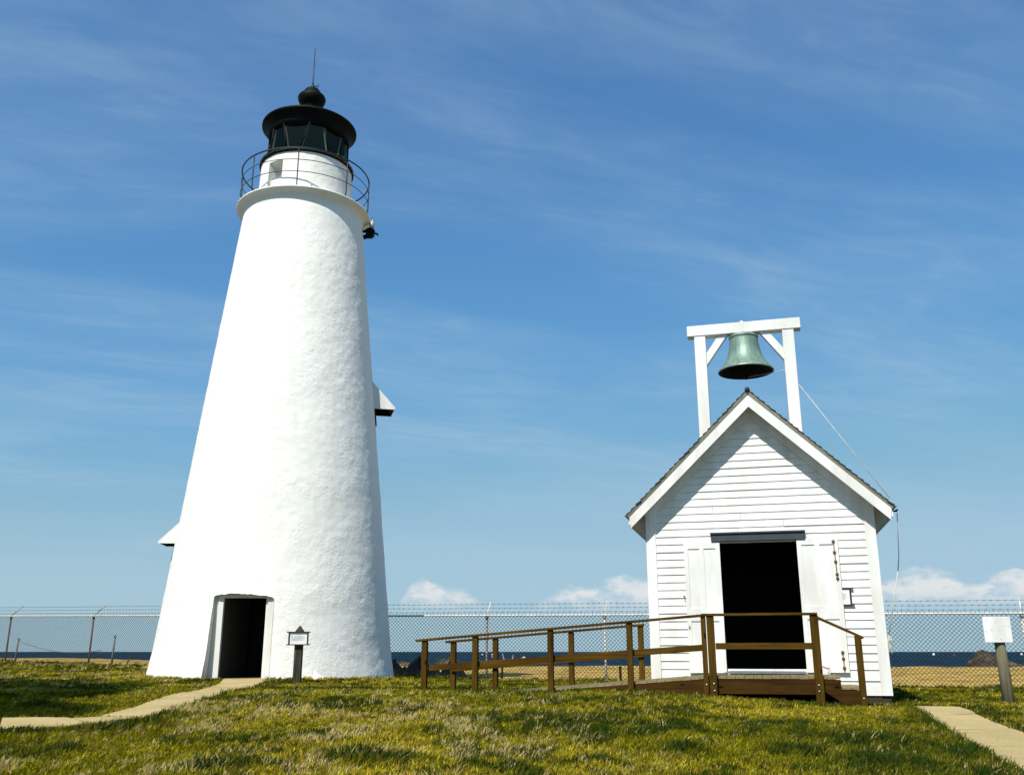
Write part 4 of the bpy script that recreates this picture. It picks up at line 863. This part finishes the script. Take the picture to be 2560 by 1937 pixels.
# ------------------------------------------------------------------ light and sky
SAZ, SEL = radians(26), radians(51.5)
sd = Vector((-sin(SAZ) * cos(SEL), -cos(SAZ) * cos(SEL), sin(SEL)))
sun = bpy.data.objects.new('sun', bpy.data.lights.new('sun', 'SUN')); COL.objects.link(sun); sun.data.energy = 4.8; sun.data.angle = radians(.5); sun.data.color = (1, .95, .86)
sun.rotation_euler = (-sd).to_track_quat('-Z', 'Y').to_euler()
w = bpy.data.worlds.new('World'); sc.world = w; w.use_nodes = True; nt = w.node_tree; nn = nt.nodes; ll = nt.links; bg = nn['Background']
sky = nn.new('ShaderNodeTexSky'); sky.sky_type = 'NISHITA'; sky.sun_disc = False; sky.sun_elevation = SEL; sky.sun_rotation = radians(180 + 26); sky.altitude = 0; sky.air_density = 1.0; sky.dust_density = .2; sky.ozone_density = 4.0
tc = nn.new('ShaderNodeTexCoord'); sep = nn.new('ShaderNodeSeparateXYZ'); ll.new(tc.outputs['Generated'], sep.inputs[0])
def math_(op, a, b=None, c=None, clamp=False):
    o = nn.new('ShaderNodeMath'); o.operation = op; o.use_clamp = clamp
    for i, v in enumerate((a, b, c)):
        if v is None: continue
        if isinstance(v, (int, float)): o.inputs[i].default_value = v
        else: ll.new(v, o.inputs[i])
    return o.outputs[0]
def ramp_(fac, stops, interp='EASE'):
    r = nn.new('ShaderNodeValToRGB'); r.color_ramp.interpolation = interp; e = r.color_ramp.elements
    while len(e) < len(stops): e.new(.5)
    for q, (p, v) in zip(e, stops): q.position = p; q.color = (v, v, v, 1)
    ll.new(fac, r.inputs[0]); return r.outputs[0]
def noise_(vec, scale, detail=5, rough=.55, dist=0.0):
    o = nn.new('ShaderNodeTexNoise'); o.inputs['Scale'].default_value = scale; o.inputs['Detail'].default_value = detail; o.inputs['Roughness'].default_value = rough; o.inputs['Distortion'].default_value = dist; ll.new(vec, o.inputs['Vector']); return o.outputs['Fac']
def comb(x, y, z):
    o = nn.new('ShaderNodeCombineXYZ')
    for i, v in enumerate((x, y, z)):
        if isinstance(v, (int, float)): o.inputs[i].default_value = v
        else: ll.new(v, o.inputs[i])
    return o.outputs[0]
def mixc(fac, a, b, mode='MIX'):
    o = nn.new('ShaderNodeMix'); o.data_type = 'RGBA'; o.blend_type = mode
    for i, v in ((0, fac), (6, a), (7, b)):
        if isinstance(v, (int, float)): o.inputs[i].default_value = v
        elif isinstance(v, tuple): o.inputs[i].default_value = (*v, 1)
        else: ll.new(v, o.inputs[i])
    return o.outputs[2]
az_ = math_('ARCTAN2', sep.outputs[0], sep.outputs[1]); el_ = math_('ARCSINE', sep.outputs[2])
# thin high cirrus: stretched noise on a flat layer overhead
zz = math_('MAXIMUM', math_('ADD', sep.outputs[2], .12), .05); pu = math_('DIVIDE', sep.outputs[0], zz); pv = math_('DIVIDE', sep.outputs[1], zz)
lay = comb(math_('ADD', math_('MULTIPLY', pu, .55), math_('MULTIPLY', pv, .16)), math_('ADD', math_('MULTIPLY', pv, 1.5), math_('MULTIPLY', pu, -.50)), 21.2)
c1 = noise_(lay, 1.1, 6, .55, .35); c2 = noise_(lay, .45, 3, .5, .2); c3 = noise_(lay, 6.5, 6, .62, .8)
cir = math_('MULTIPLY', ramp_(c1, [(.34, 0), (.68, 1)]), ramp_(c2, [(.36, .18), (.58, 1)])); cir = math_('ADD', math_('MULTIPLY', cir, .80), math_('MULTIPLY', math_('MULTIPLY', cir, ramp_(c3, [(.35, 0), (.70, 1)])), .80))
# low fair-weather cumulus hugging the horizon
cv = comb(math_('MULTIPLY', az_, 1.0), math_('MULTIPLY', el_, 1.9), 1.3)
prof = ramp_(math_('ADD', math_('MULTIPLY', az_, .8), .5), [(0.0, .0), (.30, .0), (.395, .02), (.425, .58), (.452, .34), (.490, .10), (.512, .12), (.55, .46), (.60, .60), (.66, .62), (.735, .72), (.775, .45), (.800, .52), (.832, .86), (.862, .36), (.893, .66), (.93, .12)], 'EASE')
nb = noise_(cv, 26, 6, .58); nb2 = noise_(cv, 9, 3, .5)
topl = math_('ADD', .042, math_('MULTIPLY', prof, math_('ADD', math_('MULTIPLY', nb, .082), math_('ADD', math_('MULTIPLY', nb2, .034), .000))))
cum = ramp_(math_('MULTIPLY', math_('SUBTRACT', topl, el_), 70), [(0.0, 0), (.75, 1)]); cum = math_('MULTIPLY', cum, ramp_(math_('MULTIPLY', el_, 10), [(.34, 0), (.60, 1)])); cum = math_('MULTIPLY', cum, ramp_(prof, [(.08, 0), (.3, 1)]))
body = ramp_(noise_(cv, 38, 6, .6), [(.36, .22), (.58, 1)]); cum = math_('MULTIPLY', cum, body)
K = .11; EV = .20
vm = nn.new('ShaderNodeVectorMath'); vm.operation = 'SCALE'; vm.inputs['Scale'].default_value = K; ll.new(sky.outputs[0], vm.inputs[0])
cu = nn.new('ShaderNodeRGBCurve'); mp = cu.mapping; mp.extend = 'HORIZONTAL'
for ch, pts in ((0, [(0, 0), (.082, .071), (.165, .130), (.418, .335), (.80, .385), (1, .39)]), (1, [(0, 0), (.15, .200), (.287, .345), (.631, .540), (.85, .570), (1, .575)]), (2, [(0, 0), (.292, .455), (.509, .635), (.75, .662), (.83, .690), (1, .70)])):
    cv_ = mp.curves[ch]
    while len(cv_.points) < len(pts): cv_.points.new(.5, .5)
    for q, p in zip(cv_.points, pts): q.location = p
mp.update(); ll.new(vm.outputs[0], cu.inputs['Color'])
c = mixc(math_('MULTIPLY', cir, .30), cu.outputs[0], (.40, .575, .725)); c = mixc(math_('MULTIPLY', cum, .85), c, (.80, .81, .81))
vm2 = nn.new('ShaderNodeVectorMath'); vm2.operation = 'SCALE'; vm2.inputs['Scale'].default_value = 1 / K / 2 ** EV; ll.new(c, vm2.inputs[0]); c = vm2.outputs[0]
ll.new(c, bg.inputs['Color']); bg.inputs['Strength'].default_value = K
sc.view_settings.view_transform = 'Standard'; sc.view_settings.look = 'None'; sc.view_settings.exposure = EV; sc.view_settings.gamma = 1
sc.cycles.max_bounces = 8; sc.cycles.transparent_max_bounces = 12; sc.cycles.use_adaptive_sampling = True
sc.render.film_transparent = False
